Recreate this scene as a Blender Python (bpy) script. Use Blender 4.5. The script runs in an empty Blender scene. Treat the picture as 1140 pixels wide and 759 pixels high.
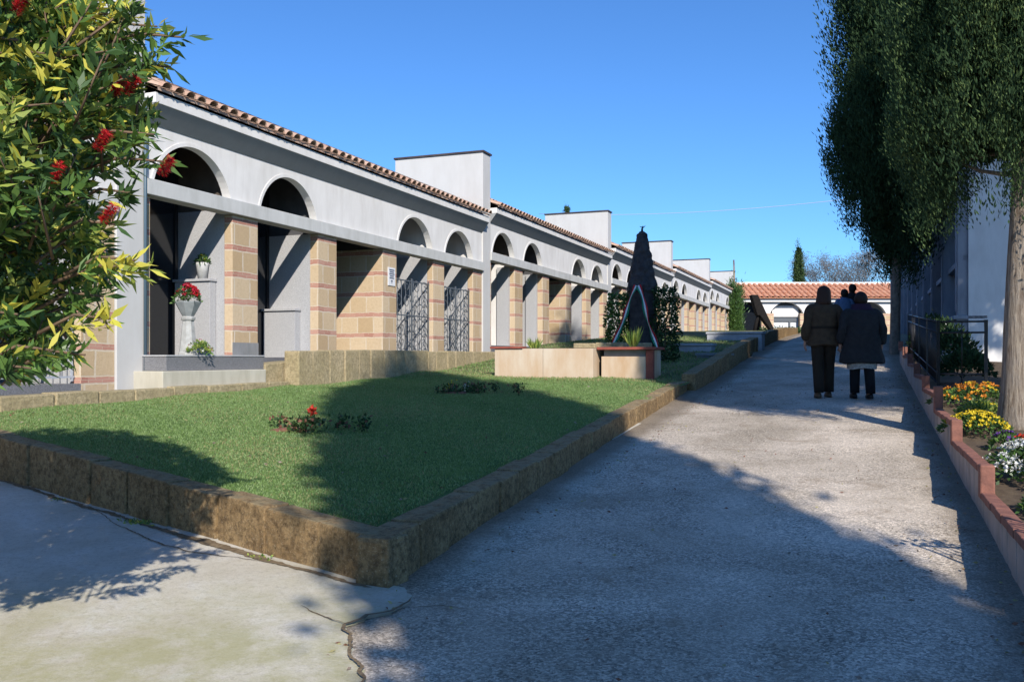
import bpy, math, random
import numpy as np
from mathutils import Vector, Matrix

# ------------------------------------------------------------------ scene, camera, sky, sun
S = bpy.context.scene
R = math.radians
EYE = 1.6
cam_d = bpy.data.cameras.new("camera"); cam = bpy.data.objects.new("camera", cam_d)
S.collection.objects.link(cam); S.camera = cam
cam.location = (0, 0, EYE); cam.rotation_euler = (R(90), 0, 0)
cam_d.sensor_width = 36; cam_d.lens = 31.58; cam_d.shift_y = 18.5/1140
cam_d.clip_start = 0.05; cam_d.clip_end = 3000

SUN_H = Vector((-0.21, 0.978, 0)).normalized()      # horizontal travel of the light
SUN_EL = R(33.8)
w = bpy.data.worlds.new("World"); S.world = w; w.use_nodes = True
nt = w.node_tree
sky = nt.nodes.new("ShaderNodeTexSky"); sky.sky_type = 'NISHITA'; sky.sun_disc = False
sky.sun_elevation = SUN_EL
sun_pos = -SUN_H                                     # towards the sun
sky.sun_rotation = math.atan2(sun_pos.x, sun_pos.y)
sky.altitude = 100; sky.air_density = 1.0; sky.dust_density = 0.25; sky.ozone_density = 2.2
tint = nt.nodes.new("ShaderNodeMix"); tint.data_type = 'RGBA'; tint.blend_type = 'MULTIPLY'; tint.inputs[0].default_value = 1
tint.inputs[7].default_value = (.76, 1.38, 2.15, 1)          # deep clear winter blue
nt.links.new(sky.outputs[0], tint.inputs[6]); nt.links.new(tint.outputs[2], nt.nodes["Background"].inputs[0])
nt.nodes["Background"].inputs[1].default_value = 0.075
sd = bpy.data.lights.new("sun", 'SUN'); sd.energy = 5.0; sd.angle = R(0.53); sd.color = (1.0, 0.935, 0.845)
so = bpy.data.objects.new("sun", sd); S.collection.objects.link(so)
ldir = Vector((SUN_H.x*math.cos(SUN_EL), SUN_H.y*math.cos(SUN_EL), -math.sin(SUN_EL)))
so.rotation_euler = ldir.to_track_quat('-Z', 'Y').to_euler(); so.location = (5, -20, 30)
S.view_settings.view_transform = 'Standard'; S.view_settings.look = 'None'
S.view_settings.exposure = 0.13; S.view_settings.gamma = 1.0
S.view_settings.use_curve_mapping = False
try: S.cycles.max_bounces = 6; S.cycles.diffuse_bounces = 1
except Exception: pass

# ------------------------------------------------------------------ frame of the cemetery: a along the path, b across it, z above the eye
TH = math.atan(0.390)
FX, FY = math.sin(TH), math.cos(TH)
OX, OY = -4.78, 11.65
ROT = math.pi/2 - TH
def W(a, b, z=0.0): return (OX + FX*a + FY*b, OY + FY*a - FX*b, EYE + z)
def interp(x, xs, ys): return float(np.interp(x, xs, ys))
GA = [-200, -60, -30, 4, 8, 12, 14.4, 20, 26, 32, 40, 50, 62, 2000]
GZ = [-6, -4.4, -2.87, -.694, -.43, -.12, .06, .43, .78, 1.03, 1.25, 1.36, 1.4, 1.4]
def G(a): return interp(a, GA, GZ)
rnd = random.Random(7); nr = np.random.RandomState(7)

# ------------------------------------------------------------------ node helpers
class NG:
    def __init__(s, name, rough=.8, spec=.3):
        s.m = bpy.data.materials.new(name); s.m.use_nodes = True
        s.t = s.m.node_tree; s.b = s.t.nodes["Principled BSDF"]
        s.b.inputs['Roughness'].default_value = rough
        s.b.inputs['Specular IOR Level'].default_value = spec
    def n(s, k, **kw):
        x = s.t.nodes.new(k)
        for a, v in kw.items(): setattr(x, a, v)
        return x
    def put(s, inp, v):
        if hasattr(v, 'is_output'): s.t.links.new(v, inp)
        else: inp.default_value = v
    def math(s, op, *v):
        x = s.n("ShaderNodeMath", operation=op)
        for i, q in enumerate(v): s.put(x.inputs[i], q)
        return x.outputs[0]
    def mix(s, f, a, b, mode='MIX'):
        x = s.n("ShaderNodeMix", data_type='RGBA', blend_type=mode)
        s.put(x.inputs[0], f)
        for i, q in ((6, a), (7, b)):
            if isinstance(q, tuple) and len(q) == 3: q = q + (1,)
            s.put(x.inputs[i], q)
        return x.outputs[2]
    def pos(s): return s.n("ShaderNodeNewGeometry").outputs['Position']
    def noise(s, vec, scale, detail=5, rough=.55, dist=0):
        x = s.n("ShaderNodeTexNoise"); s.put(x.inputs['Vector'], vec)
        x.inputs['Scale'].default_value = scale; x.inputs['Detail'].default_value = detail
        x.inputs['Roughness'].default_value = rough; x.inputs['Distortion'].default_value = dist
        return x.outputs[0]
    def ramp(s, f, stops, lin=True):
        x = s.n("ShaderNodeValToRGB"); s.put(x.inputs[0], f); e = x.color_ramp.elements
        while len(e) < len(stops): e.new(.5)
        for i, (p, c) in enumerate(stops):
            e[i].position = p; e[i].color = (c, c, c, 1) if not isinstance(c, tuple) else c + (1,)
        return x.outputs[0]
    def step(s, f, a, b): return s.ramp(f, [(a, 0.0), (b, 1.0)])
    def bump(s, h, strength=.3, dist=.01):
        x = s.n("ShaderNodeBump"); x.inputs['Strength'].default_value = strength
        x.inputs['Distance'].default_value = dist; s.put(x.inputs['Height'], h)
        s.t.links.new(x.outputs[0], s.b.inputs['Normal'])
    def color(s, c): 
        if isinstance(c, tuple) and len(c) == 3: c = c + (1,)
        s.put(s.b.inputs['Base Color'], c)
        return s
M = {}
def simple(name, c, c2=None, scale=6, rough=.7, bump=.0, bscale=40, spec=.3, metal=0, lo=.35, hi=.65):
    g = NG(name, rough, spec); p = g.pos()
    if c2: g.color(g.mix(g.step(g.noise(p, scale, 6), lo, hi), c, c2))
    else: g.color(c)
    if bump: g.bump(g.noise(p, bscale, 5), bump, .01)
    g.b.inputs['Metallic'].default_value = metal
    M[name] = g.m
    return g

def stained(name, c, dirt, rough=.85, stain_scale=1.6, amt=.35, spec=.2):
    g = NG(name, rough, spec); p = g.pos()
    mp = g.n("ShaderNodeMapping"); g.put(mp.inputs[0], p); mp.inputs['Scale'].default_value = (1, 1, .25)
    st = g.noise(mp.outputs[0], stain_scale*3, 7, .65)
    f = g.math('MULTIPLY', g.step(st, .42, .75), amt)
    f2 = g.math('MULTIPLY', g.step(g.noise(p, stain_scale, 4), .4, .7), amt*.5)
    col = g.mix(f2, g.mix(f, c, dirt), dirt)
    g.color(col); g.bump(g.noise(p, 90, 4), .12, .004); M[name] = g.m
stained('plaster', (.82, .80, .77), (.52, .49, .45), amt=.38)
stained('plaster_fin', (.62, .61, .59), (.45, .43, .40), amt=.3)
stained('beam', (.62, .62, .60), (.36, .36, .33), amt=.5)
stained('cream', (.66, .56, .44), (.52, .33, .18), amt=.95, stain_scale=1.0)
stained('cream_white', (.62, .58, .48), (.40, .37, .28), amt=.7)
stained('white_stone', (.34, .35, .38), (.15, .16, .19), amt=.7)
stained('tomb_stone', (.46, .47, .50), (.22, .24, .27), amt=.6)
stained('grey_stone', (.30, .30, .30), (.16, .17, .17), amt=.6)

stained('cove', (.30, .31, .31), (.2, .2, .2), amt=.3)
simple('shade_brown', (.13, .10, .08), (.09, .075, .06), 5, .8)  # brown tone standing for the shade behind the arches
simple('shade_dark', (.10, .10, .105), (.07, .07, .075), 5, .8)  # dark tone standing for the shade above the beam
def brick():
    g = NG('brick', .9, .15)
    uv = g.n("ShaderNodeUVMap").outputs[0]
    dz = g.math('MULTIPLY', g.math('SUBTRACT', g.noise(g.pos(), 4.0, 5), .5), .05)
    sp = g.n("ShaderNodeSeparateXYZ"); g.put(sp.inputs[0], uv)
    u = g.math('ADD', sp.outputs[0], dz); v = g.math('ADD', g.math('ADD', sp.outputs[1], 4.0), dz)
    vr = g.math('DIVIDE', v, .40); row = g.math('FLOOR', vr); fv = g.math('FRACT', vr)
    red = g.math('LESS_THAN', fv, g.math('ADD', .15, g.math('MULTIPLY', g.noise(g.pos(), 7.0, 4), .07)))
    u2 = g.math('ADD', g.math('DIVIDE', u, .36), g.math('MULTIPLY', g.math('MODULO', row, 2), .45))
    fu = g.math('FRACT', u2)
    jt = g.math('LESS_THAN', fu, .075)
    jh = g.math('GREATER_THAN', fv, .955)
    jh2 = g.math('MULTIPLY', g.math('GREATER_THAN', fv, .20), g.math('LESS_THAN', fv, .235))
    joint = g.math('MAXIMUM', jt, g.math('MAXIMUM', jh, jh2))
    cx = g.n("ShaderNodeCombineXYZ"); g.put(cx.inputs[0], g.math('FLOOR', u2)); g.put(cx.inputs[1], row)
    wn = g.n("ShaderNodeTexWhiteNoise", noise_dimensions='3D'); g.put(wn.inputs['Vector'], cx.outputs[0])
    tan = g.mix(wn.outputs['Value'], (.52, .375, .22), (.66, .52, .35))
    tan = g.mix(g.math('MULTIPLY', g.step(g.noise(g.pos(), 22, 7, .7), .45, .75), .35), tan, (.38, .26, .15))
    block = g.mix(g.math('MULTIPLY', joint, g.step(g.noise(g.pos(), 14, 5, .7), .25, .5)), tan, (.66, .56, .43))
    # thin red bricks in the band
    u3 = g.math('DIVIDE', u, .21); f3 = g.math('LESS_THAN', g.math('FRACT', g.math('ADD', u3, g.math('MULTIPLY', g.math('FLOOR', g.math('MULTIPLY', fv, 10)), .5))), .05)
    fb = g.math('FRACT', g.math('MULTIPLY', fv, 10)); jb = g.math('LESS_THAN', fb, .16)
    cx2 = g.n("ShaderNodeCombineXYZ"); g.put(cx2.inputs[0], g.math('FLOOR', u3)); g.put(cx2.inputs[1], row)
    wn2 = g.n("ShaderNodeTexWhiteNoise", noise_dimensions='3D'); g.put(wn2.inputs['Vector'], cx2.outputs[0])
    rc = g.mix(wn2.outputs['Value'], (.44, .20, .15), (.56, .31, .24))
    rb = g.mix(g.math('MAXIMUM', f3, jb), rc, (.55, .40, .30))
    g.color(g.mix(red, block, rb))
    h = g.math('ADD', g.math('MULTIPLY', g.math('MAXIMUM', joint, g.math('MULTIPLY', red, jb)), -.6), g.noise(g.pos(), 60, 5))
    g.bump(h, .5, .012); M['brick'] = g.m
brick()

def granite():
    g = NG('granite', .45, .4); p = g.pos()
    a = g.step(g.noise(p, 160, 2, .5), .42, .60); b = g.step(g.noise(p, 60, 3), .45, .62)
    c = g.mix(a, (.34, .34, .35), (.60, .60, .60)); c = g.mix(g.math('MULTIPLY', b, .5), c, (.44, .43, .43))
    g.color(c); M['granite'] = g.m
    g = NG('granite_dark', .4, .4); p = g.pos()
    a = g.step(g.noise(p, 160, 2, .5), .42, .60)
    g.color(g.mix(a, (.13, .13, .14), (.28, .28, .29))); M['granite_dark'] = g.m
granite()

def tuff(name, c1, c2, c3, moss=.5):
    g = NG(name, .95, .1); p = g.pos()
    oi = g.n("ShaderNodeObjectInfo")
    n1 = g.noise(p, 3.0, 8, .65); n2 = g.noise(p, 22, 9, .8)
    c = g.mix(g.step(n1, .35, .65), c1, c2)
    c = g.mix(g.math('MULTIPLY', g.step(n2, .44, .60), .85), c, c3)
    c = g.mix(g.math('MULTIPLY', g.step(g.noise(p, 70, 6, .8), .55, .66), .5), c, (.62, .52, .36))
    nz = g.n("ShaderNodeSeparateXYZ"); g.put(nz.inputs[0], g.n("ShaderNodeNewGeometry").outputs['Normal'])
    top = g.math('MULTIPLY', g.step(nz.outputs[2], .3, .9), moss)
    c = g.mix(g.math('MULTIPLY', top, g.step(g.noise(p, 9, 6, .7), .35, .6)), c, (.33, .30, .19))
    g.color(c); g.bump(g.math('ADD', g.math('MULTIPLY', g.noise(p, 16, 9, .8), 1.2), g.math('MULTIPLY', n2, .6)), .8, .018); M[name] = g.m
tuff('tuff', (.40, .275, .14), (.27, .175, .085), (.095, .062, .035))
tuff('tuff_pale', (.56, .45, .28), (.42, .34, .19), (.26, .21, .12), .6)

def bcoord(g, p):
    sp = g.n("ShaderNodeSeparateXYZ"); g.put(sp.inputs[0], p)
    return g.math('SUBTRACT', g.math('MULTIPLY', g.math('SUBTRACT', sp.outputs[0], OX), FY), g.math('MULTIPLY', g.math('SUBTRACT', sp.outputs[1], OY), FX))
def asphalt():
    g = NG('asphalt', .92, .15); p = g.pos()
    def cells(scale, rand=1.0):
        v = g.n("ShaderNodeTexVoronoi"); g.put(v.inputs['Vector'], p); v.inputs['Scale'].default_value = scale; v.inputs['Randomness'].default_value = rand
        s_ = g.n("ShaderNodeSeparateColor"); g.put(s_.inputs[0], v.outputs['Color']); return v.outputs[0], s_.outputs[0]
    d1, c1 = cells(85); d2, c2 = cells(190)
    big = g.step(g.noise(p, .55, 5, .6, .6), .36, .66)
    base = g.mix(big, (.46, .39, .30), (.78, .67, .54))
    worn = g.step(g.noise(p, 1.3, 6, .65, .8), .40, .62)              # where the binder has worn off the stones show
    st = g.ramp(c1, [(0, .32), (.45, .72), (.75, 1.0), (1, 1.35)])
    base2 = g.mix(g.math('ADD', .45, g.math('MULTIPLY', worn, .5)), base, g.mix(1.0, base, st, 'MULTIPLY'))
    st2 = g.ramp(c2, [(0, .55), (.5, 1.0), (1, 1.25)])
    base2 = g.mix(.6, base2, g.mix(1.0, base2, st2, 'MULTIPLY'))
    dk = g.math('MULTIPLY', g.step(g.noise(p, 2.1, 7, .72, 1.2), .54, .70), .55)
    base2 = g.mix(dk, base2, (.27, .20, .13))
    b = bcoord(g, p); n_ = g.math('MULTIPLY', g.math('SUBTRACT', g.noise(p, 3.5, 6, .7), .5), .35)
    e1 = g.step(g.math('ADD', b, n_), 9.14, 9.40); e2 = g.math('SUBTRACT', 1.0, g.step(g.math('DIVIDE', g.math('ADD', b, n_), 1.0), 6.18, 6.42))
    sc = lambda q, lo, hi: None
    g.put
    r1 = g.n("ShaderNodeMapRange"); g.put(r1.inputs[0], g.math('ADD', b, n_)); r1.inputs[1].default_value = 9.12; r1.inputs[2].default_value = 9.36
    r2 = g.n("ShaderNodeMapRange"); g.put(r2.inputs[0], g.math('ADD', b, n_)); r2.inputs[1].default_value = 6.50; r2.inputs[2].default_value = 6.28
    edge = g.math('MULTIPLY', g.math('MAXIMUM', r1.outputs[0], r2.outputs[0]), .7)
    base2 = g.mix(edge, base2, (.17, .13, .085))
    g.color(base2)
    g.bump(g.math('ADD', g.math('MULTIPLY', d1, -1.0), g.math('MULTIPLY', c1, .8)), .45, .008); M['asphalt'] = g.m
asphalt()
def concrete():
    g = NG('concrete', .9, .15); p = g.pos()
    c = g.mix(g.step(g.noise(p, 1.1, 8, .68, .5), .35, .65), (.66, .62, .53), (.50, .45, .36))
    c = g.mix(g.math('MULTIPLY', g.step(g.noise(p, 2.6, 8, .75, 1.0), .50, .68), .5), c, (.70, .70, .68))
    c = g.mix(g.math('MULTIPLY', g.step(g.noise(p, 30, 8, .8), .50, .66), .55), c, (.30, .265, .20))
    c = g.mix(g.math('MULTIPLY', g.step(g.noise(p, 110, 4, .8), .52, .62), .4), c, (.34, .31, .26))
    sp = g.n("ShaderNodeSeparateXYZ"); g.put(sp.inputs[0], p)
    r1 = g.n("ShaderNodeMapRange"); g.put(r1.inputs[0], g.math('ADD', sp.outputs[1], g.math('MULTIPLY', sp.outputs[0], -.25))); r1.inputs[1].default_value = 5.9; r1.inputs[2].default_value = 4.4
    moss = g.math('MULTIPLY', r1.outputs[0], g.step(g.noise(p, 2.3, 8, .75), .36, .60))
    c = g.mix(g.math('MULTIPLY', moss, .72), c, (.36, .34, .16))
    g.color(c)
    g.bump(g.noise(p, 60, 8, .75), .6, .008); M['concrete'] = g.m
concrete()
def turf():
    g = NG('turf', .95, .1); p = g.pos()
    c = g.mix(g.step(g.noise(p, 1.4, 6), .35, .65), (.11, .18, .06), (.17, .24, .085))
    c = g.mix(g.math('MULTIPLY', g.step(g.noise(p, 60, 4, .7), .45, .7), .6), c, (.04, .075, .025))
    g.b.inputs['Specular IOR Level'].default_value = .02; g.color(c); g.bump(g.noise(p, 120, 4), .8, .01); M['turf'] = g.m
    g = NG('rough_turf', .95, .1); p = g.pos()
    c = g.mix(g.step(g.noise(p, 1.9, 6), .38, .60), (.10, .14, .05), (.26, .24, .13))
    c = g.mix(g.math('MULTIPLY', g.step(g.noise(p, 50, 5, .7), .45, .7), .6), c, (.10, .09, .05))
    g.color(c); g.bump(g.noise(p, 90, 4), .8, .03); M['rough_turf'] = g.m
turf()
def leafmat(name, c1, c2, rough=.5, trans=.25, spec=.35):
    g = NG(name, rough, spec)
    oi = g.pos(); f = g.step(g.noise(oi, 9, 2), .35, .65)
    col = g.mix(f, c1, c2); g.color(col)
    if trans:
        tr = g.n("ShaderNodeBsdfTranslucent"); g.put(tr.inputs[0], g.mix(.6, col, (c2[0]*1.6, c2[1]*1.5, c2[2])))
        mx = g.n("ShaderNodeMixShader"); mx.inputs[0].default_value = trans
        out = g.t.nodes["Material Output"]
        g.t.links.new(g.b.outputs[0], mx.inputs[1]); g.t.links.new(tr.outputs[0], mx.inputs[2])
        g.t.links.new(mx.outputs[0], out.inputs[0])
    M[name] = g.m
leafmat('grass_a', (.155, .25, .08), (.20, .30, .10), .9, .25, .03)
leafmat('grass_b', (.24, .35, .14), (.30, .40, .18), .9, .25, .03)
leafmat('grass_dry', (.30, .28, .13), (.38, .34, .17), .8, .2, .1)
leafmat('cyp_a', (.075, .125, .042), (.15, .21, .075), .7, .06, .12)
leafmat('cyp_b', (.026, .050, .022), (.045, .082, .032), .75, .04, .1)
leafmat('leaf_green', (.085, .17, .04), (.15, .26, .06), .42, .25, .4)
leafmat('leaf_dark', (.040, .09, .028), (.07, .14, .04), .42, .2, .4)
leafmat('leaf_yellow', (.60, .58, .08), (.72, .64, .12), .45, .3, .35)
leafmat('leaf_lime', (.28, .36, .07), (.40, .46, .11), .45, .3, .35)
leafmat('haze_twig', (.16, .16, .17), (.22, .22, .22), .9, .1, .1)
for nm, c in dict(red=(.55, .015, .02), crimson=(.60, .02, .06), yellow=(.85, .62, .03), orange=(.80, .28, .03), white=(.80, .80, .74), purple=(.16, .06, .30), scarlet=(.70, .06, .03), pink=(.70, .35, .33)).items():
    simple('petal_'+nm, c, tuple(x*.7 for x in c), 30, .6)
simple('bark', (.30, .235, .18), (.19, .145, .11), 9, .95, 1.0, 30)
def ridged():
    g = NG('bark_pale', .95, .1); p = g.pos(); mp = g.n("ShaderNodeMapping"); g.put(mp.inputs[0], p); mp.inputs['Scale'].default_value = (1, 1, .10)
    f = g.noise(mp.outputs[0], 42, 6, .7, .4); f2 = g.noise(p, 6, 5)
    c = g.mix(g.step(f, .38, .62), (.17, .125, .09), (.42, .35, .27)); c = g.mix(g.math('MULTIPLY', g.step(f2, .45, .65), .5), c, (.30, .26, .22))
    g.color(c); g.bump(f, 1.0, .03); M['bark_pale'] = g.m
ridged()
simple('twig', (.20, .13, .08), (.13, .09, .06), 30, .8)
def tiles():
    g = NG('tile', .85, .15); uv = g.n("ShaderNodeUVMap").outputs[0]
    sp = g.n("ShaderNodeSeparateXYZ"); g.put(sp.inputs[0], uv)
    cx = g.n("ShaderNodeCombineXYZ"); g.put(cx.inputs[0], g.math('FLOOR', g.math('DIVIDE', sp.outputs[0], .22))); g.put(cx.inputs[1], g.math('FLOOR', g.math('DIVIDE', sp.outputs[1], .34)))
    wn = g.n("ShaderNodeTexWhiteNoise", noise_dimensions='3D'); g.put(wn.inputs['Vector'], cx.outputs[0])
    c = g.mix(wn.outputs['Value'], (.46, .28, .20), (.60, .44, .34))
    c = g.mix(g.math('MULTIPLY', g.step(g.noise(g.pos(), 12, 6, .7), .5, .7), .4), c, (.30, .20, .15))
    g.color(c); g.bump(g.noise(g.pos(), 60, 4), .3, .005); M['tile'] = g.m
tiles()
simple('tile_far', (.60, .24, .13), (.68, .36, .22), 3.0, .85)
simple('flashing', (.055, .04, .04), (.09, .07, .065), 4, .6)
simple('iron', (.012, .012, .014), None, rough=.45, spec=.5)
simple('iron_grey', (.11, .125, .14), None, rough=.45, spec=.5)
simple('pale_metal', (.42, .45, .50), None, rough=.45, spec=.5)
simple('glass_dark', (.012, .015, .02), None, rough=.12, spec=.6)
simple('red_brick', (.31, .135, .095), (.21, .095, .07), 14, .85, .4, 60)
simple('red_stone', (.34, .09, .06), (.26, .07, .05), 10, .6, .1, 60)
simple('pinkish_render', (.52, .42, .36), (.38, .31, .26), 4, .9, .4, 50)
simple('soil', (.085, .06, .04), (.13, .095, .06), 14, .98, .9, 40)
simple('mulch', (.26, .12, .08), (.16, .075, .05), 30, .98, .9, 40)
simple('bronze', (.014, .013, .013), (.025, .022, .02), 12, .85, .7, 25, .08)
simple('obelisk_stone', (.035, .033, .036), (.07, .065, .065), 9, .85, 1.0, 14)
simple('coat_brown', (.075, .050, .030), (.05, .034, .022), 15, .9, .3, 60)
simple('trousers_brown', (.026, .018, .012), None, rough=.9)
simple('coat_grey', (.020, .020, .022), (.028, .028, .030), 15, .9, .3, 60)
simple('collar_plum', (.030, .015, .035), None, rough=.9)
simple('trousers_black', (.010, .010, .012), None, rough=.9)
simple('shirt_pale', (.45, .42, .38), (.25, .23, .22), 40, .9)
simple('jacket_blue', (.13, .20, .33), (.10, .16, .27), 15, .9)
simple('shoe', (.10, .06, .035), None, rough=.6)
simple('shoe_black', (.012, .012, .012), None, rough=.5)
simple('skin', (.42, .24, .17), None, rough=.6)
simple('hair_dark', (.018, .012, .010), None, rough=.7)
simple('hair_brown', (.040, .020, .014), None, rough=.7)
simple('flag_green', (.01, .22, .12), None, rough=.7)
simple('flag_white', (.75, .75, .72), None, rough=.7)
simple('flag_red', (.50, .02, .03), None, rough=.7)
simple('sign_white', (.80, .80, .80), None, rough=.4)
simple('sign_blue', (.06, .09, .16), None, rough=.4)
simple('pot_white', (.62, .62, .60), (.5, .5, .48), 12, .7)
simple('pot_stone', (.46, .46, .44), (.34, .34, .32), 14, .8, .2, 60)
simple('pot_grey', (.33, .35, .35), (.26, .28, .28), 12, .8, .2, 60)
simple('pipe', (.08, .13, .17), None, rough=.45, spec=.5)
simple('wire_pale', (.55, .60, .65), None, rough=.5)
simple('door_white', (.72, .74, .76), None, rough=.6)
simple('window_glass', (.05, .07, .10), None, rough=.08, spec=.8)
simple('dirt', (.14, .10, .06), (.24, .18, .11), 30, .98, .9, 60)
simple('earth', (.20, .19, .12), (.28, .25, .17), .6, .95, .5, 20)

# ------------------------------------------------------------------ mesh builder
class MB:
    def __init__(s): s.v = []; s.f = []; s.mi = []; s.mats = []; s.smooth = []
    def mat(s, m):
        if m not in s.mats: s.mats.append(m)
        return s.mats.index(m)
    def face(s, pts, m, sm=False):
        n = len(s.v); s.v += [tuple(p) for p in pts]; s.f.append(tuple(range(n, n+len(pts)))); s.mi.append(s.mat(m)); s.smooth.append(sm)
    def box(s, x0, x1, y0, y1, z0, z1, m, jit=0):
        P = [(x, y, z) for z in (z0, z1) for y in (y0, y1) for x in (x0, x1)]
        if jit: P = [tuple(c + rnd.uniform(-jit, jit) for c in p) for p in P]
        s.hexa(P, m)
    def hexa(s, P, m):
        n = len(s.v); s.v += P; k = s.mat(m)
        for f in ((0, 2, 3, 1), (4, 5, 7, 6), (0, 1, 5, 4), (2, 6, 7, 3), (0, 4, 6, 2), (1, 3, 7, 5)):
            s.f.append(tuple(n+i for i in f)); s.mi.append(k); s.smooth.append(False)
    def rings(s, rs, m, cap=True, sm=True, closed=True):
        n0 = len(s.v); k = len(rs[0]); mm = s.mat(m)
        for r in rs: s.v += [tuple(p) for p in r]
        for i in range(len(rs)-1):
            for j in range(k if closed else k-1):
                q = (j+1) % k
                s.f.append((n0+i*k+j, n0+i*k+q, n0+(i+1)*k+q, n0+(i+1)*k+j)); s.mi.append(mm); s.smooth.append(sm)
        if cap and closed:
            s.f.append(tuple(n0+j for j in range(k))[::-1]); s.mi.append(mm); s.smooth.append(False)
            e = n0+(len(rs)-1)*k
            s.f.append(tuple(e+j for j in range(k))); s.mi.append(mm); s.smooth.append(False)
    def tube(s, pts, rad, m, seg=6, cap=True):
        pts = [Vector(p) for p in pts]
        if not hasattr(rad, '__len__'): rad = [rad]*len(pts)
        rs = []; ref = None
        for i, p in enumerate(pts):
            d = (pts[min(i+1, len(pts)-1)] - pts[max(i-1, 0)])
            d = d.normalized() if d.length > 1e-9 else Vector((0, 0, 1))
            if ref is None: ref = Vector((0, 0, 1)) if abs(d.z) < .9 else Vector((1, 0, 0))
            u = d.cross(ref); u = u.normalized() if u.length > 1e-6 else d.orthogonal().normalized()
            v = d.cross(u); ref = v.cross(d) if False else ref
            rs.append([p + (u*math.cos(t) + v*math.sin(t))*rad[i] for t in [2*math.pi*j/seg for j in range(seg)]])
        s.rings(rs, m, cap)
    def lathe(s, prof, m, seg=16, c=(0, 0), sm=True, off=0):
        s.rings([[(c[0]+r*math.cos(2*math.pi*(j+off)/seg), c[1]+r*math.sin(2*math.pi*(j+off)/seg), z) for j in range(seg)] for r, z in prof], m, True, sm)
    def build(s, name, parent=None, bevel=0, mats=None):
        me = bpy.data.meshes.new(name); me.from_pydata(s.v, [], s.f)
        for m in s.mats: me.materials.append(M[m])
        me.polygons.foreach_set('material_index', s.mi); me.polygons.foreach_set('use_smooth', s.smooth)
        uvbox(me); me.update()
        o = bpy.data.objects.new(name, me); S.collection.objects.link(o)
        if parent is not None: o.parent = parent
        if bevel:
            b = o.modifiers.new('bevel', 'BEVEL'); b.width = bevel; b.segments = 2; b.limit_method = 'ANGLE'
        return o
def uvbox(me):
    uv = me.uv_layers.new(name='UVMap'); nl = len(me.loops)
    if nl == 0: return
    vi = np.zeros(nl, 'i'); me.loops.foreach_get('vertex_index', vi)
    co = np.zeros(len(me.vertices)*3, 'f'); me.vertices.foreach_get('co', co); co = co.reshape(-1, 3)
    np_ = len(me.polygons); nrm = np.zeros(np_*3, 'f'); me.polygons.foreach_get('normal', nrm); nrm = np.abs(nrm.reshape(-1, 3))
    lt = np.zeros(np_, 'i'); me.polygons.foreach_get('loop_total', lt)
    n = np.repeat(nrm, lt, 0); P = co[vi]; ax = np.argmax(n, 1)
    u = np.where(ax == 0, P[:, 1], P[:, 0]); v = np.where(ax == 2, P[:, 1], P[:, 2])
    uv.data.foreach_set('uv', np.stack([u, v], 1).astype('f').ravel())

def tagit(o, label, cat, group=None, kind=None):
    if label: o['label'] = label
    if cat: o['category'] = cat
    if group: o['group'] = group
    if kind: o['kind'] = kind
    return o
def place(o, a, b, z=0, rot=0):
    o.location = W(a, b, z); o.rotation_euler = (0, 0, ROT+rot); return o
def thing(name, label, cat, a, b, z=0, rot=0, group=None):
    o = bpy.data.objects.new(name, None); S.collection.objects.link(o); o.empty_display_size = .2
    place(o, a, b, z, rot); return tagit(o, label, cat, group)
def inframe(o): return place(o, 0, 0, 0)          # mesh coordinates are (a, -b, z)
def struct(mb, name, **k):
    o = mb.build(name, **k); inframe(o); o['kind'] = 'structure'; return o

def quads_obj(name, V, mats, mi, parent=None):
    """V: (n,4,3) array of quads"""
    n = len(V); me = bpy.data.meshes.new(name)
    me.vertices.add(n*4); me.vertices.foreach_set('co', V.reshape(-1).astype('f'))
    me.loops.add(n*4); me.loops.foreach_set('vertex_index', np.arange(n*4, dtype='i'))
    me.polygons.add(n); me.polygons.foreach_set('loop_start', np.arange(0, n*4, 4, dtype='i'))
    try: me.polygons.foreach_set('loop_total', np.full(n, 4, dtype='i'))
    except Exception: pass
    for m in mats: me.materials.append(M[m])
    me.polygons.foreach_set('material_index', np.asarray(mi, dtype='i')); me.update(calc_edges=True)
    o = bpy.data.objects.new(name, me); S.collection.objects.link(o)
    if parent is not None: o.parent = parent
    return o
def leafquads(C, D, L, Wd, rs=nr, fat=.45):
    """diamond leaves at C pointing along D with random roll"""
    n = len(C); D = D/np.maximum(np.linalg.norm(D, axis=1, keepdims=True), 1e-6)
    r = rs.normal(size=(n, 3)); U = np.cross(D, r); U /= np.maximum(np.linalg.norm(U, axis=1, keepdims=True), 1e-6)
    N = np.cross(D, U); L = np.broadcast_to(L, (n,))[:, None]; Wd = np.broadcast_to(Wd, (n,))[:, None]
    mid = C + D*L*fat - N*Wd*.15
    return np.stack([C, mid+U*Wd*.5, C+D*L, mid-U*Wd*.5], 1)

# ------------------------------------------------------------------ terrain
def kb(a): return 6.27 - .031*(a+4.81)              # outer line of the kerb along the path
def ka(b): return -4.81 + (6.27-b)*.268             # outer line of the front kerb
def T(a): return -1.035 + .058*(a+4.8)
def lawn_z(a, b):
    s = max(.02, .075 - .0062*(a+4)); return T(a) + s*(6-b)
def ground_z(a, b):
    z = G(a)
    if b < 6.1 and a < 4: z += .035*min(6.1-b, 12)
    return z
def grid(xs, ys, fz, m, mb=None):
    mb = mb or MB(); n0 = len(mb.v); k = mb.mat(m)
    for b in ys:
        for a in xs: mb.v.append((a, -b, fz(a, b)))
    nx = len(xs)
    for j in range(len(ys)-1):
        for i in range(nx-1):
            mb.f.append((n0+j*nx+i, n0+(j+1)*nx+i, n0+(j+1)*nx+i+1, n0+j*nx+i+1)); mb.mi.append(k); mb.smooth.append(True)
    return mb
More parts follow.
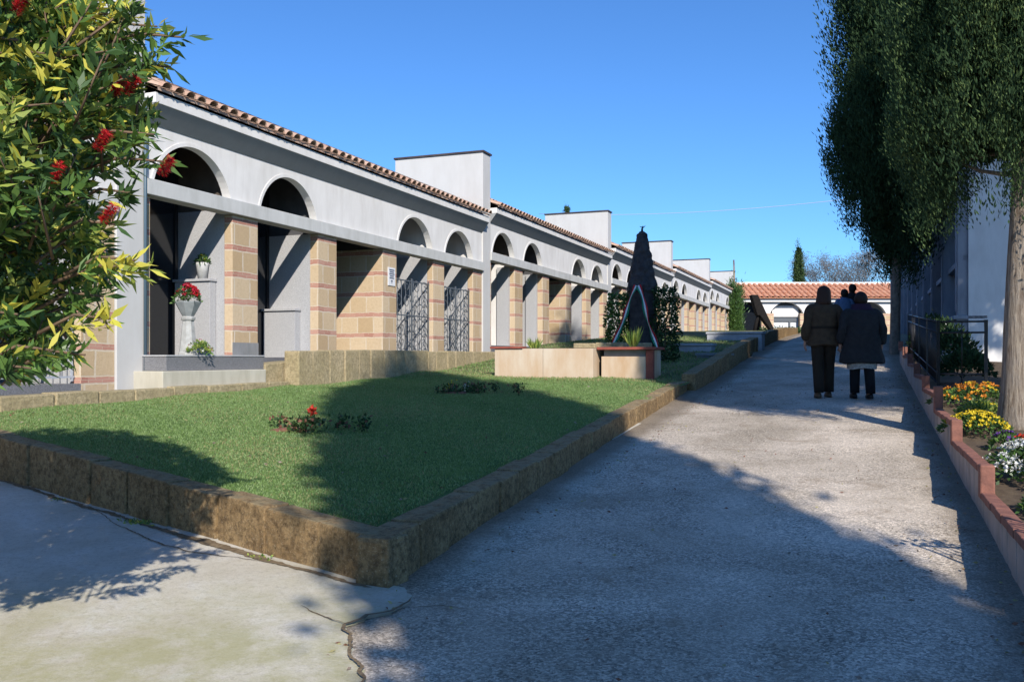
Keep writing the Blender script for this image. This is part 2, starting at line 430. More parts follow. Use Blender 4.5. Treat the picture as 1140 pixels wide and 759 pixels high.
fr = lambda a, b, s: [a+(b-a)*i/s for i in range(s+1)]
xs = [-600, -200, -60] + fr(-30, 66, 96) + [100, 200, 500, 1200]
ys = [-800, -200, -60] + fr(-20, 40, 40) + [80, 200, 800]
struct(grid(xs, ys, lambda a, b: ground_z(a, b)-.06, 'earth'), 'ground')
bumpy = lambda a, b: .006*math.sin(a*2.1+b*1.3)+.004*math.sin(a*5.3-b*4.1)
struct(grid(fr(-30, 64, 188), fr(5.9, 9.52, 12), lambda a, b: G(a)+bumpy(a, b), 'asphalt'), 'path')
def edge_b(a):
    base = interp(a, [-30, -7, -5.9, -5.45, -4.95, -4.7], [7.2, 6.95, 6.76, 6.42, 6.50, 6.30])
    return base + .022*math.sin(a*7.3)+.016*math.sin(a*17+1)+.012*math.sin(a*41)+.008*math.sin(a*97)
def conc():
    mb = MB(); xs = fr(-30, -9, 40)[:-1]+fr(-9, -4.6, 220)[:-1]+fr(-4.6, 2, 30); k = mb.mat('concrete')
    T_ = [0, .3, .5, .62, .72, .8, .86, .9, .93, .955, .975, .99, 1.0]
    for t in T_:
        for a in xs:
            e = edge_b(a) if a < -4.72 else 6.1
            b = -12 + (e+12)*t
            mb.v.append((a, -b, ground_z(a, b)+bumpy(a, b)+(.014 if t < 1 else .003)))
    nx = len(xs)
    for j in range(len(T_)-1):
        for i in range(nx-1):
            mb.f.append((j*nx+i, (j+1)*nx+i, (j+1)*nx+i+1, j*nx+i+1)); mb.mi.append(k); mb.smooth.append(True)
    struct(mb, 'concrete_apron')
    # dirt filled joints: along the concrete edge, along the kerb foot, and a branch crack
    def crack(pts, w, seed):
        rs = np.random.RandomState(seed); P = []
        for i in range(len(pts)-1):
            n = max(2, int(math.dist(pts[i], pts[i+1])/.02))
            for j in range(n): P.append((pts[i][0]+(pts[i+1][0]-pts[i][0])*j/n, pts[i][1]+(pts[i+1][1]-pts[i][1])*j/n))
        P.append(pts[-1]); mb = MB(); L = []; wl = wr = w
        wob = np.cumsum(rs.normal(0, .0035, len(P))); wob -= np.linspace(wob[0], wob[-1], len(P))
        for i, (a, b) in enumerate(P):
            a2, b2 = P[min(i+1, len(P)-1)]; a1, b1 = P[max(i-1, 0)]; d = math.hypot(a2-a1, b2-b1) or 1; nx_, ny_ = -(b2-b1)/d, (a2-a1)/d
            wl = max(.15*w, wl+rs.normal(0, .18*w)-.12*(wl-w)); wr = max(.15*w, wr+rs.normal(0, .18*w)-.12*(wr-w)); ta = min(1, i/6, (len(P)-1-i)/6)
            row = []
            for q in (-wl*ta, wr*ta):
                aa, bb = a+nx_*(q+wob[i]), b+ny_*(q+wob[i]); row.append((aa, -bb, ground_z(aa, bb)+bumpy(aa, bb)+.019))
            L.append(row)
        mb.rings(L, 'dirt', False, False, False); struct(mb, 'ground_crack')
    crack([(a, edge_b(a)) for a in np.arange(-8.5, -4.86, .05)], .009, 1)
    crack([(ka(b)-.05, b) for b in np.arange(6.2, 1.0, -.1)], .024, 2)
    crack([(ka(b)-.05-.22*math.sin((b-3.2)/2.6*math.pi)**2, b) for b in np.arange(5.8, 3.2, -.1)], .0035, 3)
    crack([(-5.4, 6.40), (-5.3, 6.15), (-5.22, 6.0)], .004, 4)
    crack([(-5.1, 6.47), (-5.0, 6.7), (-5.02, 6.85)], .005, 5)
    # weeds rooted in the joints
    rs = np.random.RandomState(9)
    for i, (b, n, sc) in enumerate(((4.05, 90, 1.0), (3.0, 30, .7), (5.3, 24, .6))):
        a = ka(b)-.07; o = thing('weed', ['low green weed growing in the crack at the kerb foot, biggest of three', 'tiny weed at the kerb foot toward the shaded left', 'tiny weed at the kerb foot near the lawn corner'][i], 'plant', a, b, ground_z(a, b)+.01)
        C = rs.normal(0, 1, (n, 3))*np.array([.025, .07*sc, .006]); C[:, 2] = np.abs(C[:, 2]); D = rs.normal(0, 1, (n, 3))*np.array([1, 1, .4])+np.array([0, 0, .5])
        quads_obj('leaves', leafquads(C, D, .035*sc, .013, rs), ['leaf_green', 'leaf_lime'], rs.randint(0, 2, n), o)
conc()

def lawn():
    mb = MB(); k = mb.mat('turf'); nb = 30; na = 44
    for j in range(nb+1):
        b = .5 + (6.12-.5)*j/nb
        for i in range(na+1):
            a0 = ka(b)+.12; a = a0 + (6.6-a0)*i/na
            bb = min(b, kb(a)-.1)
            mb.v.append((a, -bb, lawn_z(a, bb)+.012*math.sin(a*3+bb*2)))
    for j in range(nb):
        for i in range(na):
            n = na+1; mb.f.append((j*n+i, (j+1)*n+i, (j+1)*n+i+1, j*n+i+1)); mb.mi.append(k); mb.smooth.append(True)
    struct(mb, 'lawn')
    # blades
    N = 240000
    b = nr.uniform(.6, 5.98, N); a0 = -4.81+(6.27-b)*.268+.17; a = a0 + (6.3-a0)*nr.uniform(0, 1, N)**1.35
    s = np.maximum(.02, .075-.0062*(a+4)); z = -1.035+.058*(a+4.8)+s*(6-b)+.012*np.sin(a*3+b*2)
    C = np.stack([a, -b, z-.004], 1); D = np.stack([nr.normal(0, .45, N), nr.normal(0, .45, N), np.ones(N)], 1)
    V = leafquads(C, D, nr.uniform(.012, .030, N), nr.uniform(.005, .009, N))
    patch = np.sin(a*2.3+1)*np.sin(b*1.9)+np.sin(a*5+b*4)*.5
    r = nr.uniform(0, 1, N) + patch*.10 + .16*np.clip(np.sin(a*1.1+b*.7+2)*np.sin(b*1.3-a*.8), 0, 1)
    mi = np.where(r > .95, 2, np.where(r > .52, 1, 0))
    o = quads_obj('grass', V, ['grass_a', 'grass_b', 'grass_dry'], mi); inframe(o)
    tagit(o, 'short green grass covering the front lawn', 'grass', kind='stuff')
    # second lawn beyond the planters
    def z2(a, b):
        k = min(1, max(0, (a-6.2)/1.6)); return (1-k)*(lawn_z(a, b)-.005)+k*interp(a, [6.2, 7.5, 14.4, 30], [-.36, -.26, .36, 1.15]) + .012*math.sin(a*3+b*2)
    struct(grid(fr(5.2, 34, 50), fr(.4, 6.0, 12), z2, 'rough_turf'), 'upper_lawn')
    N = 30000
    a = 5.6 + 16*nr.uniform(0, 1, N)**1.6; b = nr.uniform(.6, 5.9, N)
    z = np.array([z2(p, q) for p, q in zip(a, b)])
    C = np.stack([a, -b, z-.004], 1); D = np.stack([nr.normal(0, .45, N), nr.normal(0, .45, N), np.ones(N)], 1)
    V = leafquads(C, D, nr.uniform(.03, .06, N), nr.uniform(.01, .018, N))
    r = nr.uniform(0, 1, N) + np.clip(1.4-(a-6), 0, 1)*.3
    o = quads_obj('grass', V, ['grass_a', 'grass_b', 'grass_dry'], np.where(r > .8, 2, np.where(r > .5, 1, 0))); inframe(o)
    tagit(o, 'grass with dry patches on the upper lawn beyond the planters', 'grass', kind='stuff')
lawn()

# ------------------------------------------------------------------ stone kerbs and low walls
def kerb(name, label, pts, th, blk, m, group=None, gap=.010, jit=.010, side=1, cap=None):
    """pts: (a, b, ztop, zbot) outer line; th: thickness to the side"""
    mb = MB(); P = [Vector((p[0], -p[1], 0)) for p in pts]
    for i in range(len(pts)-1):
        d = P[i+1]-P[i]; L = d.length; u = d/L; n = Vector((-u.y, u.x, 0))*side
        k = max(1, round(L/blk)); cuts = [0]+[(j+rnd.uniform(-.12, .12))/k for j in range(1, k)]+[1]
        for j in range(k):
            t0, t1 = cuts[j]+gap/L, cuts[j+1]-gap/L; out = rnd.uniform(-jit, jit)
            def pz(t, q): return pts[i][q]+(pts[i+1][q]-pts[i][q])*t
            c = []
            dz = rnd.uniform(-jit, jit)
            for q in (3, 2):
                for off in (0, th):
                    for t in (t0, t1):
                        p = P[i]+d*t+n*(off+(out if off == 0 else 0)); c.append((p.x+rnd.uniform(-jit, jit)*.5, p.y+rnd.uniform(-jit, jit)*.5, pz(t, q)+(dz if q == 2 else -.15)))
            mb.hexa(c, m)
        # mortar core, slightly inside
        c = []
        for q in (3, 2):
            for off in (.012, th-.012):
                for t in (.004, .996):
                    p = P[i]+d*t+n*off; c.append((p.x, p.y, pts[i][q]+(pts[i+1][q]-pts[i][q])*t - (.012 if q == 2 else .1)))
        mb.hexa(c, m)
    o = mb.build(name, bevel=.014); inframe(o); tagit(o, label, 'kerb' if 'kerb' in name else 'wall', group)
    return o
zt = lambda a: -1.01+.058*(a+4.8)
ks = fr(-4.81, 6.0, 6)
kerb('stone_kerb', 'long brown tuff kerb along the left side of the path beside the front lawn', [(a, kb(a), zt(a)+(.02 if i == 0 else 0), G(a)) for i, a in enumerate(ks)], .2, .42, 'tuff', side=1)
bs = fr(6.27, .4, 4)
kerb('stone_kerb', 'brown tuff kerb across the near end of the lawn, facing the viewer', [(ka(b)+.0, b, -1.0+.078*(6.27-b), ground_z(ka(b), b)) for b in bs], .2, .46, 'tuff', side=-1)
kerb('stone_kerb', 'low mossy kerb between the lawn and the foot of the arcade', [(a, .62, -.37+.008*a, -.75) for a in fr(-5, 2.35, 2)], .22, .6, 'tuff_pale', side=1)
kerb('stone_kerb', 'short mossy tuff block at the foot of the first arcade pillar', [(1.95, .45, -.10, -.6), (2.85, .45, -.05, -.6)], .40, .6, 'tuff_pale', side=1)
kerb('low_wall', 'low tuff block wall between the front lawn and the arcade', [(2.35, .75, .10, -.6), (4.5, .75, .13, -.5), (8, .75, .13, -.5), (11.6, .75, .12, -.4)], .26, .45, 'tuff_pale', side=1)
kerb('stone_kerb', 'taller dark kerb along the upper lawn, left edge of the shaded path', [(a, 6.08, z, G(a)) for a, z in ((6.05, -.28), (8, -.1), (11, .18), (14.4, .46))], .24, .5, 'tuff', side=1)
kerb('stone_kerb', 'farthest kerb of the path where it nears the end building', [(a, 6.0, z, G(a)) for a, z in ((14.6, .42), (20, .82), (26, 1.12), (33, 1.33))], .24, .6, 'tuff', side=1)

# ------------------------------------------------------------------ arcade modules
MODL = 11.6; OPEN = [(.12, 1.77), (2.37, 4.02), (4.60, 6.25), (6.80, 8.45), (9.0, 10.6)]
PIL = [(0, .12), (1.77, 2.37), (4.02, 4.60), (6.25, 6.80), (8.45, 9.0), (10.6, 11.12)]
DEPTH = 1.9
def tile_roof(mb, x0, x1, y0, z0, y1, z1, pitch=.22, rows=3, m='tile'):
    n = int((x1-x0)/pitch); pitch = (x1-x0)/n; L = math.hypot(y1-y0, z1-z0); uy, uz = (y1-y0)/L, (z1-z0)/L; ny, nz = -uz, uy
    for r in range(rows):
        t0, t1 = L*r/rows-.03*(r > 0), L*(r+1)/rows; lift0, lift1 = .035, .0
        for i in range(n):
            cx = x0+(i+.5)*pitch+rnd.uniform(-.006, .006); rr = pitch*.40; k = 6
            def ring(t, lift, rr, s=0):
                out = []
                for j in range(k+1):
                    an = math.pi*j/k; h = math.sin(an)*rr*.85+lift+s
                    out.append((cx-math.cos(an)*(rr+s), y0+uy*t+ny*h, z0+uz*t+nz*h))
                return out
            a = ring(t0-(.03+rnd.uniform(0, .02) if r == 0 else 0), lift0, rr); b = ring(t1, lift1, rr*.85)
            mb.rings([a, b], m, False, True, False)
            ai = ring(t0-(.03 if r == 0 else 0), lift0, rr*.82)       # thickness at the mouth
            mb.rings([ai, a], m, False, False, False)
    # channel tiles below
    mb.face([(x0, y0-.0, z0+.005), (x1, y0-.0, z0+.005), (x1, y1, z1+.005), (x0, y1, z1+.005)], m)
    mb.face([(x0, y0, z0-.03), (x0, y1, z1-.03), (x1, y1, z1-.03), (x1, y0, z0-.03)], m)
    mb.face([(x0, y0, z0-.03), (x1, y0, z0-.03), (x1, y0, z0+.005), (x0, y0, z0+.005)], m)
def arch_wall(mb, x0, x1, y0, y1, ztop, zb, arches, zc, m):
    """wall with semicircular cut-outs; arches: (centre, radius)"""
    xsamp = {x0, x1}
    for c, r in arches:
        h = math.sqrt(max(0, r*r-(zb-zc)**2))
        for j in range(25): xsamp.add(c - h*math.cos(math.pi*j/24))
    X = sorted(xsamp)
    def bot(x):
        for c, r in arches:
            h = math.sqrt(max(0, r*r-(zb-zc)**2))
            if abs(x-c) <= h+1e-6: return max(zb, zc+math.sqrt(max(0, r*r-(x-c)**2)))
        return zb
    for a, b in zip(X[:-1], X[1:]):
        za, zb_ = bot(a), bot(b)
        mb.face([(a, y0, za), (b, y0, zb_), (b, y0, ztop), (a, y0, ztop)], m)
        mb.face([(b, y1, zb_), (a, y1, za), (a, y1, ztop), (b, y1, ztop)], m)
        mb.face([(a, y1, za), (b, y1, zb_), (b, y0, zb_), (a, y0, za)], m, True)
    mb.face([(x0, y0, ztop), (x1, y0, ztop), (x1, y1, ztop), (x0, y1, ztop)], m)
    for x in (x0, x1): mb.face([(x, y0, zb), (x, y1, zb), (x, y1, ztop), (x, y0, ztop)], m)

def make_module():
    root = thing('arcade_building', '', 'building', 0, 0)
    mb = MB(); arch_wall(mb, 0, 11.118, 0, .13, 3.42, 2.333, [((OPEN[i][0]+OPEN[i][1])/2, .80) for i in (0, 1, 3, 4)], 2.12, 'plaster'); mb.build('front_wall', root)
    arch = [(OPEN[i][0]+OPEN[i][1])/2 for i in (0, 1, 3, 4)]
    for c in arch:                                     # thin raised rim round each arch
        mb = MB(); N = 24
        for r0, r1, y in ((.80, .85, -.012),):
            for j in range(N):
                t0, t1 = [math.pi*(.085+.83*q/N) for q in (j, j+1)]
                p = lambda r, t, yy: (c-r*math.cos(t), yy, 2.12+r*math.sin(t))
                mb.face([p(r0, t0, y), p(r0, t1, y), p(r1, t1, y), p(r1, t0, y)], 'plaster', True)
                mb.face([p(r1, t0, y), p(r1, t1, y), p(r1, t1, 0.001), p(r1, t0, .001)], 'plaster', True)
                mb.face([p(r0, t0, y), p(r0, t0, .002), p(r0, t1, .002), p(r0, t1, y)], 'plaster', True)
        mb.build('arch_rim', root)
    mb = MB(); mb.box(.0, 11.118, -.07, .17, 2.12, 2.33, 'beam'); mb.build('beam', root, bevel=.008)
    mb = MB(); mb.box(0, 11.118, -.20, -.003, 3.292, 3.425, 'plaster'); co = mb.build('cornice', root, bevel=.006)
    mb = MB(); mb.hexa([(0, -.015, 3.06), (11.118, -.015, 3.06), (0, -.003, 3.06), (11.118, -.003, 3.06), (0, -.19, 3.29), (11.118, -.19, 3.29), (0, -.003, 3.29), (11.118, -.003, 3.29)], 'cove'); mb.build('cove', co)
    for i, (x0, x1) in enumerate(PIL):
        mb = MB()
        if i in (2, 3): mb.box(x0, x1, .003, DEPTH, -.6, 2.118, 'brick', 0)
        else:
            mb.box(x0, x1, .003, .15, -.6, 2.118, 'brick')
        mb.build('pillar', root, bevel=.006)
    for i, (x0, x1) in enumerate(PIL):                 # stone-lined partitions between the bays
        if i in (2, 3): continue
        mb = MB(); mb.box(x0+.004, x1-.004, .152, DEPTH, -.6, 2.2, 'granite'); p = mb.build('partition', root)
        mb = MB(); mb.box(x0+.004, x1-.004, .152, DEPTH, 2.202, 3.2, 'plaster' if i in (4, 5) else 'shade_brown'); mb.build('upper_panel', p)  # dark upper panels hold the shade behind the arches in their colour
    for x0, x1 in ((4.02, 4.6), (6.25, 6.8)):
        mb = MB(); mb.box(x0+.01, x1-.01, .18, DEPTH, 2.12, 3.2, 'shade_dark'); mb.build('upper_panel', root)  # same shade put into the colour over the brick pillars
    mb = MB(); mb.box(4.0, 4.018, .16, DEPTH, -.0, 2.117, 'granite'); mb.build('lining', root)
    mb = MB(); mb.box(6.802, 6.82, .16, DEPTH, -.0, 2.117, 'granite'); mb.build('lining', root)
    mb = MB(); mb.box(0, 11.118, DEPTH, DEPTH+.3, -.6, 3.62, 'plaster'); mb.build('back_wall', root)
    mb = MB(); mb.box(-.0, 11.116, .004, DEPTH, -.6, .0, 'granite_dark'); mb.build('floor', root)
    mb = MB(); mb.box(0, 11.118, .242, DEPTH-.002, 3.2, 3.43, 'flashing'); mb.build('ceiling', root)  # ceiling coloured dark to deepen the shade inside the bays
    mb = MB(); tile_roof(mb, 0.0, 11.10, -.235, 3.475, .74, 3.90); mb.build('roof', root)
    mb = MB(); mb.box(0, 11.118, .745, .80, 3.60, 4.02, 'flashing'); mb.box(0, 11.118, .80, 2.25, 3.60, 3.66, 'flashing'); mb.build('roof_edge', root)
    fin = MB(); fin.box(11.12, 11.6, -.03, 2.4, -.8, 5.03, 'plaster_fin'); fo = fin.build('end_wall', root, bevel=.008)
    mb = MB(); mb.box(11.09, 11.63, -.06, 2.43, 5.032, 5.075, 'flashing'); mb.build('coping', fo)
    return root
def copy_tree(o, parent=None):
    c = o.copy(); S.collection.objects.link(c); c.parent = parent
    for ch in list(o.children): copy_tree(ch, c)
    return c
mods = []
proto = make_module()
ORD = {-1: 'white arcade behind the leafy bush at the far left, nearest of the row', 0: 'white arcade with the red flowered urn in its first bay',
       1: 'second full white arcade from the front, with a tree shadow on its bricks', 2: 'white arcade partly hidden behind the dark obelisk', 3: 'white arcade just right of the dark obelisk, fourth full one from the front', 4: 'farthest white arcade of the stepped row, beside the tall green hedge'}
for k in range(-1, 5):
    o = proto if k == -1 else copy_tree(proto)
    place(o, MODL*k, 0, .31*k); tagit(o, ORD[k], 'building', 'white arched chapel arcades stepping uphill'); mods.append(o)

# bay fittings --------------------------------------------------------------
def gate(parent, x0, x1, y, z0, z1, m, n=9, scroll=True):
    mb = MB(); f = .022
    for x in (x0+.03, (x0+x1)/2-.012, (x0+x1)/2+.012, x1-.03): mb.box(x-f/2, x+f/2, y-f/2, y+f/2, z0, z1, m)
    zz = [z0+.05, z0+(z1-z0)*.52, z1-.06]
    for z in zz: mb.box(x0, x1, y-.009, y+.009, z-.012, z+.012, m)
    for i in range(1, n):
        x = x0+(x1-x0)*i/n; mb.tube([(x, y, z0+.05), (x, y, z1-.06)], .007, m, 5)
    if scroll:
        for half in ((x0+.05, (x0+x1)/2-.03), ((x0+x1)/2+.03, x1-.05)):
            wd = half[1]-half[0]
            for zi in range(5):
                zc = z0+.18+(z1-z0-.35)*zi/4
                for sx in (-1, 1):
                    cx = (half[0]+half[1])/2+sx*wd*.24; pts = []
                    for j in range(15):
                        t = j/14*2*math.pi*1.25; r = wd*.22*(1-j/20); pts.append((cx+sx*r*math.cos(t), y, zc+r*math.sin(t)))
                    mb.tube(pts, .0085, m, 5)
    return mb.build('gate', parent)
def dark_door(parent, x0, x1, y, z0, z1):
    mb = MB()
    for a, b in ((x0, x0+.06), (x1-.06, x1), ((x0+x1)/2-.03, (x0+x1)/2+.03)): mb.box(a, b, y-.03, y+.03, z0, z1, 'iron')
    mb.box(x0+.06, x1-.06, y-.03, y+.03, z1-.06, z1, 'iron'); 
    d = mb.build('door', parent)
    g = MB(); g.box(x0+.06, x1-.06, y-.006, y+.006, z0, z1-.06, 'glass_dark'); g.build('glass', d)
m0, m1 = mods[0], mods[1]
for k, mo in enumerate(mods):
    if k < 2: continue
    for ch in mo.children:
        if ch.name.startswith('partition'):
            ch.material_slots[0].link = 'OBJECT'; ch.material_slots[0].material = M['plaster']
    for i in (0, 1, 3, 4):
        mb = MB(); x1 = OPEN[i][1]; x1 = [1.774, 4.0, None, 8.454, 10.604][i]
        mb.box(x1-.07, x1-.001, .154, .50, .002, 2.115, 'granite'); mb.build('jamb', mo)
for k, mo in enumerate(mods):
    if k == 1:
        for i in (0, 1): dark_door(mo, OPEN[i][0]+.005, OPEN[i][1]-.025, 1.02, .001, 3.15)
        for i in (3, 4): gate(mo, OPEN[i][0]+.03, OPEN[i][1]-.01, .10, .03, 1.65, 'iron_grey')
    elif k == 0:
        for i in (3, 4): gate(mo, OPEN[i][0]+.03, OPEN[i][1]-.01, .10, .03, 1.25, 'pale_metal', scroll=False)
    else:
        for i in (0, 1, 3, 4): dark_door(mo, OPEN[i][0]+.005, OPEN[i][1]-.025, 1.3, .001, 3.15)
# first bay of the near arcade: stone base, cream step
mb = MB(); mb.box(-.05, 1.95, -.42, -.0, -.17, .012, 'granite_dark'); mb.box(-.06, 1.96, -.43, .0, .014, .034, 'granite'); mb.build('threshold', m1, bevel=.004)
mb = MB(); mb.box(-.2, 1.9, -.5, -.0, -.6, -.172, 'cream_white'); mb.build('step', m1, bevel=.01)
mb = MB(); mb.box(1.768, 2.072, -.008, .0025, .0, .225, 'grey_stone'); mb.box(2.078, 2.372, -.008, .0025, .0, .225, 'grey_stone'); mb.build('plinth', m1)
mb = MB(); mb.box(-2.6, -.5, -.42, -.02, -.62, -.02, 'granite'); mb.build('threshold', m0, bevel=.004) if False else None
mb = MB(); mb.tube([(-.03, -.06, -.3), (-.03, -.06, 2.0), (-.03, -.06, 3.3)], .022, 'pipe', 8); pz = mb.build('drain_pipe', m1)
# granite tomb shelf in bay one and two
def shelf(parent, x1, y0, y1, wd, z):
    mb = MB(); mb.box(x1-wd, x1-.006, y0, y1, .002, z, 'granite'); b = mb.build('side_block', parent, bevel=.004)
    mb = MB(); mb.box(x1-wd-.03, x1-.006, y0-.02, y1+.02, z+.002, z+.04, 'granite'); mb.build('top_slab', b, bevel=.004)
shelf(m1, 1.77, .30, .95, .14, 1.13)
shelf(m1, 4.0, .35, 1.0, .16, .80)
mb = MB(); mb.box(6.44, 6.72, -.012, .002, 1.42, 1.78, 'sign_white'); sg = mb.build('sign', m1)
mb = MB()
for i, (zz, ww) in enumerate(((1.73, .2), (1.69, .17), (1.65, .2), (1.61, .15), (1.57, .18))): mb.box(6.58-ww/2, 6.58+ww/2, -.0145, -.0122, zz-.011, zz+.011, 'sign_blue')
mb.face([(6.55, -.0135, 1.53), (6.61, -.0135, 1.53), (6.61, -.0135, 1.50), (6.55, -.0135, 1.50)], 'sign_blue')
mb.face([(6.57, -.0135, 1.50), (6.59, -.0135, 1.50), (6.59, -.0135, 1.46), (6.57, -.0135, 1.46)], 'sign_blue')
mb.build('sign_lines', sg)

# ------------------------------------------------------------------ end building (faces the viewer)
def end_building():
    root = bpy.data.objects.new('end_building', None); S.collection.objects.link(root)
    root.location = (0, 68, EYE); tagit(root, 'low white building with terracotta roof closing the far end of the path', 'building')
    X = lambda px: (px-570)*.068
    x0, x1 = X(812), X(1080)
    arches = [(X(833), 1.05), (X(876), 1.05), (X(968), 1.05)]
    mb = MB(); arch_wall(mb, x0, x1, 0, .35, 4.42, 3.35, [(c, 1.35) for c, r in arches], 2.85, 'plaster'); mb.build('front_wall', root)
    xs = [x0]
    for c, r in arches: xs += [c-1.0, c+1.0]
    xs += [x1]
    for i in range(0, len(xs), 2):
        a, b = xs[i], xs[i+1]
        if b-a > 1.3:
            mb = MB(); mb.box(a+.62, b-.62, .003, .35, 1.0, 3.348, 'plaster'); mb.build('wall_panel', root)
            for q in ((a, a+.618), (b-.618, b)):
                mb = MB(); mb.box(q[0], q[1], -.02, .35, 1.0, 3.348, 'brick'); mb.build('pillar', root)
        else:
            mb = MB(); mb.box(a, b, -.02, .35, 1.0, 3.348, 'brick'); mb.build('pillar', root)
    mb = MB(); mb.box(x0, x1, 3.2, 3.5, 1.0, 5.0, 'plaster'); mb.build('back_wall', root)
    mb = MB(); mb.box(x0, x1, -.25, -.0, 4.20, 4.42, 'plaster'); mb.build('cornice', root)
    c = arches[1][0]
    mb = MB(); mb.box(c-.95, c+.95, .6, .7, 1.0, 3.0, 'door_white'); d = mb.build('door', root)
    mb = MB(); mb.box(c-.98, c-.9, .5, .58, 1.0, 3.1, 'pale_metal'); mb.box(c+.9, c+.98, .5, .58, 1.0, 3.1, 'pale_metal'); mb.box(c-.9, c+.9, .5, .58, 2.75, 3.1, 'iron_grey'); mb.box(c+.3, c+.42, .5, .58, 1.0, 2.75, 'iron_grey'); mb.build('door_frame', d)
    mb = MB(); mb.box(c-1, c+1, .4, .5, 3.1, 3.95, 'plaster'); mb.build('tympanum', root)
    c0 = arches[0][0]; mb = MB(); mb.box(c0-1.3, c0+1.3, .8, .9, 1.0, 4.3, 'glass_dark'); mb.build('arch_shade_panel', root)  # dark sheet standing for the shade in the open arch, no door there
    mb = MB(); tile_roof(mb, x0, x1, -.45, 4.48, 3.4, 5.85, pitch=.42, rows=4, m='tile_far'); mb.build('roof', root)
    mb = MB(); mb.box(x0, x1, 3.2, 3.6, 5.72, 5.98, 'plaster'); mb.build('ridge_cap', root)
end_building()

# ------------------------------------------------------------------ right-hand mausoleum
def right_building():
    A0, A1, B = 11.3, 58, 10.7
    root = thing('mausoleum_building', 'tall pale mausoleum with grave niches behind the black railing on the right', 'building', A0, B, 0)
    L = A1-A0
    mb = MB(); mb.box(.0, L, -5, -1.0, -1.2, 5.4, 'plaster'); mb.box(.04, L-.01, -.999, -.95, -1.2, 5.4, 'grey_stone'); mb.box(.0, .03, -.998, .0, -1.2, 5.4, 'plaster'); mb.build('wall', root)  # grey face behind the pilasters puts the recess shade into the colour
    mb = MB(); mb.box(-.15, L+.1, -5.2, .25, 5.402, 5.62, 'white_stone'); mb.build('roof_slab', root, bevel=.02)
    mb = MB(); mb.box(.04, L, -.94, .22, -1.2, .78, 'white_stone'); mb.box(.0, L, -.35, .28, .782, .86, 'white_stone'); mb.build('base', root, bevel=.01)
    mb = MB(); mb.box(.04, L, -.93, .10, 1.98, 2.10, 'white_stone'); mb.box(.04, L, -.93, .14, 3.5, 3.62, 'white_stone'); mb.build('ledge', root, bevel=.01)
    n = 13
    for i in range(n+1):
        x = .02+i*(L-.5)/n*1.0
        mb = MB()
        mb.box(x+.02, x+.26, -.94, .20, .862, 5.4, 'white_stone'); mb.box(x+.30, x+.36, -.94, -.15, .862, 5.4, 'white_stone'); 
        mb.box(x+.04, x+.22, .202, .225, .95, 5.2, 'white_stone')
        mb.build('pilaster', root, bevel=.008)
        if i < n:
            w2 = (L-.5)/n
            for z0, z1 in ((.95, 1.9), (2.2, 3.4), (3.75, 5.2)):
                mb = MB(); xa, xb = x+.5, x+w2-.14
                mb.box(xa-.1, xb+.1, -.948, -.90, z0, z1, 'bronze'); nn = mb.build('niche', root)
                mb = MB(); mb.box(xa, xa+.05, -.90, -.3, z0, z1, 'white_stone'); mb.box(xb-.05, xb, -.90, -.3, z0, z1, 'white_stone'); mb.box((xa+xb)/2-.03, (xa+xb)/2+.03, -.898, -.5, z0, z1, 'white_stone'); mb.build('frame', nn)
right_building()

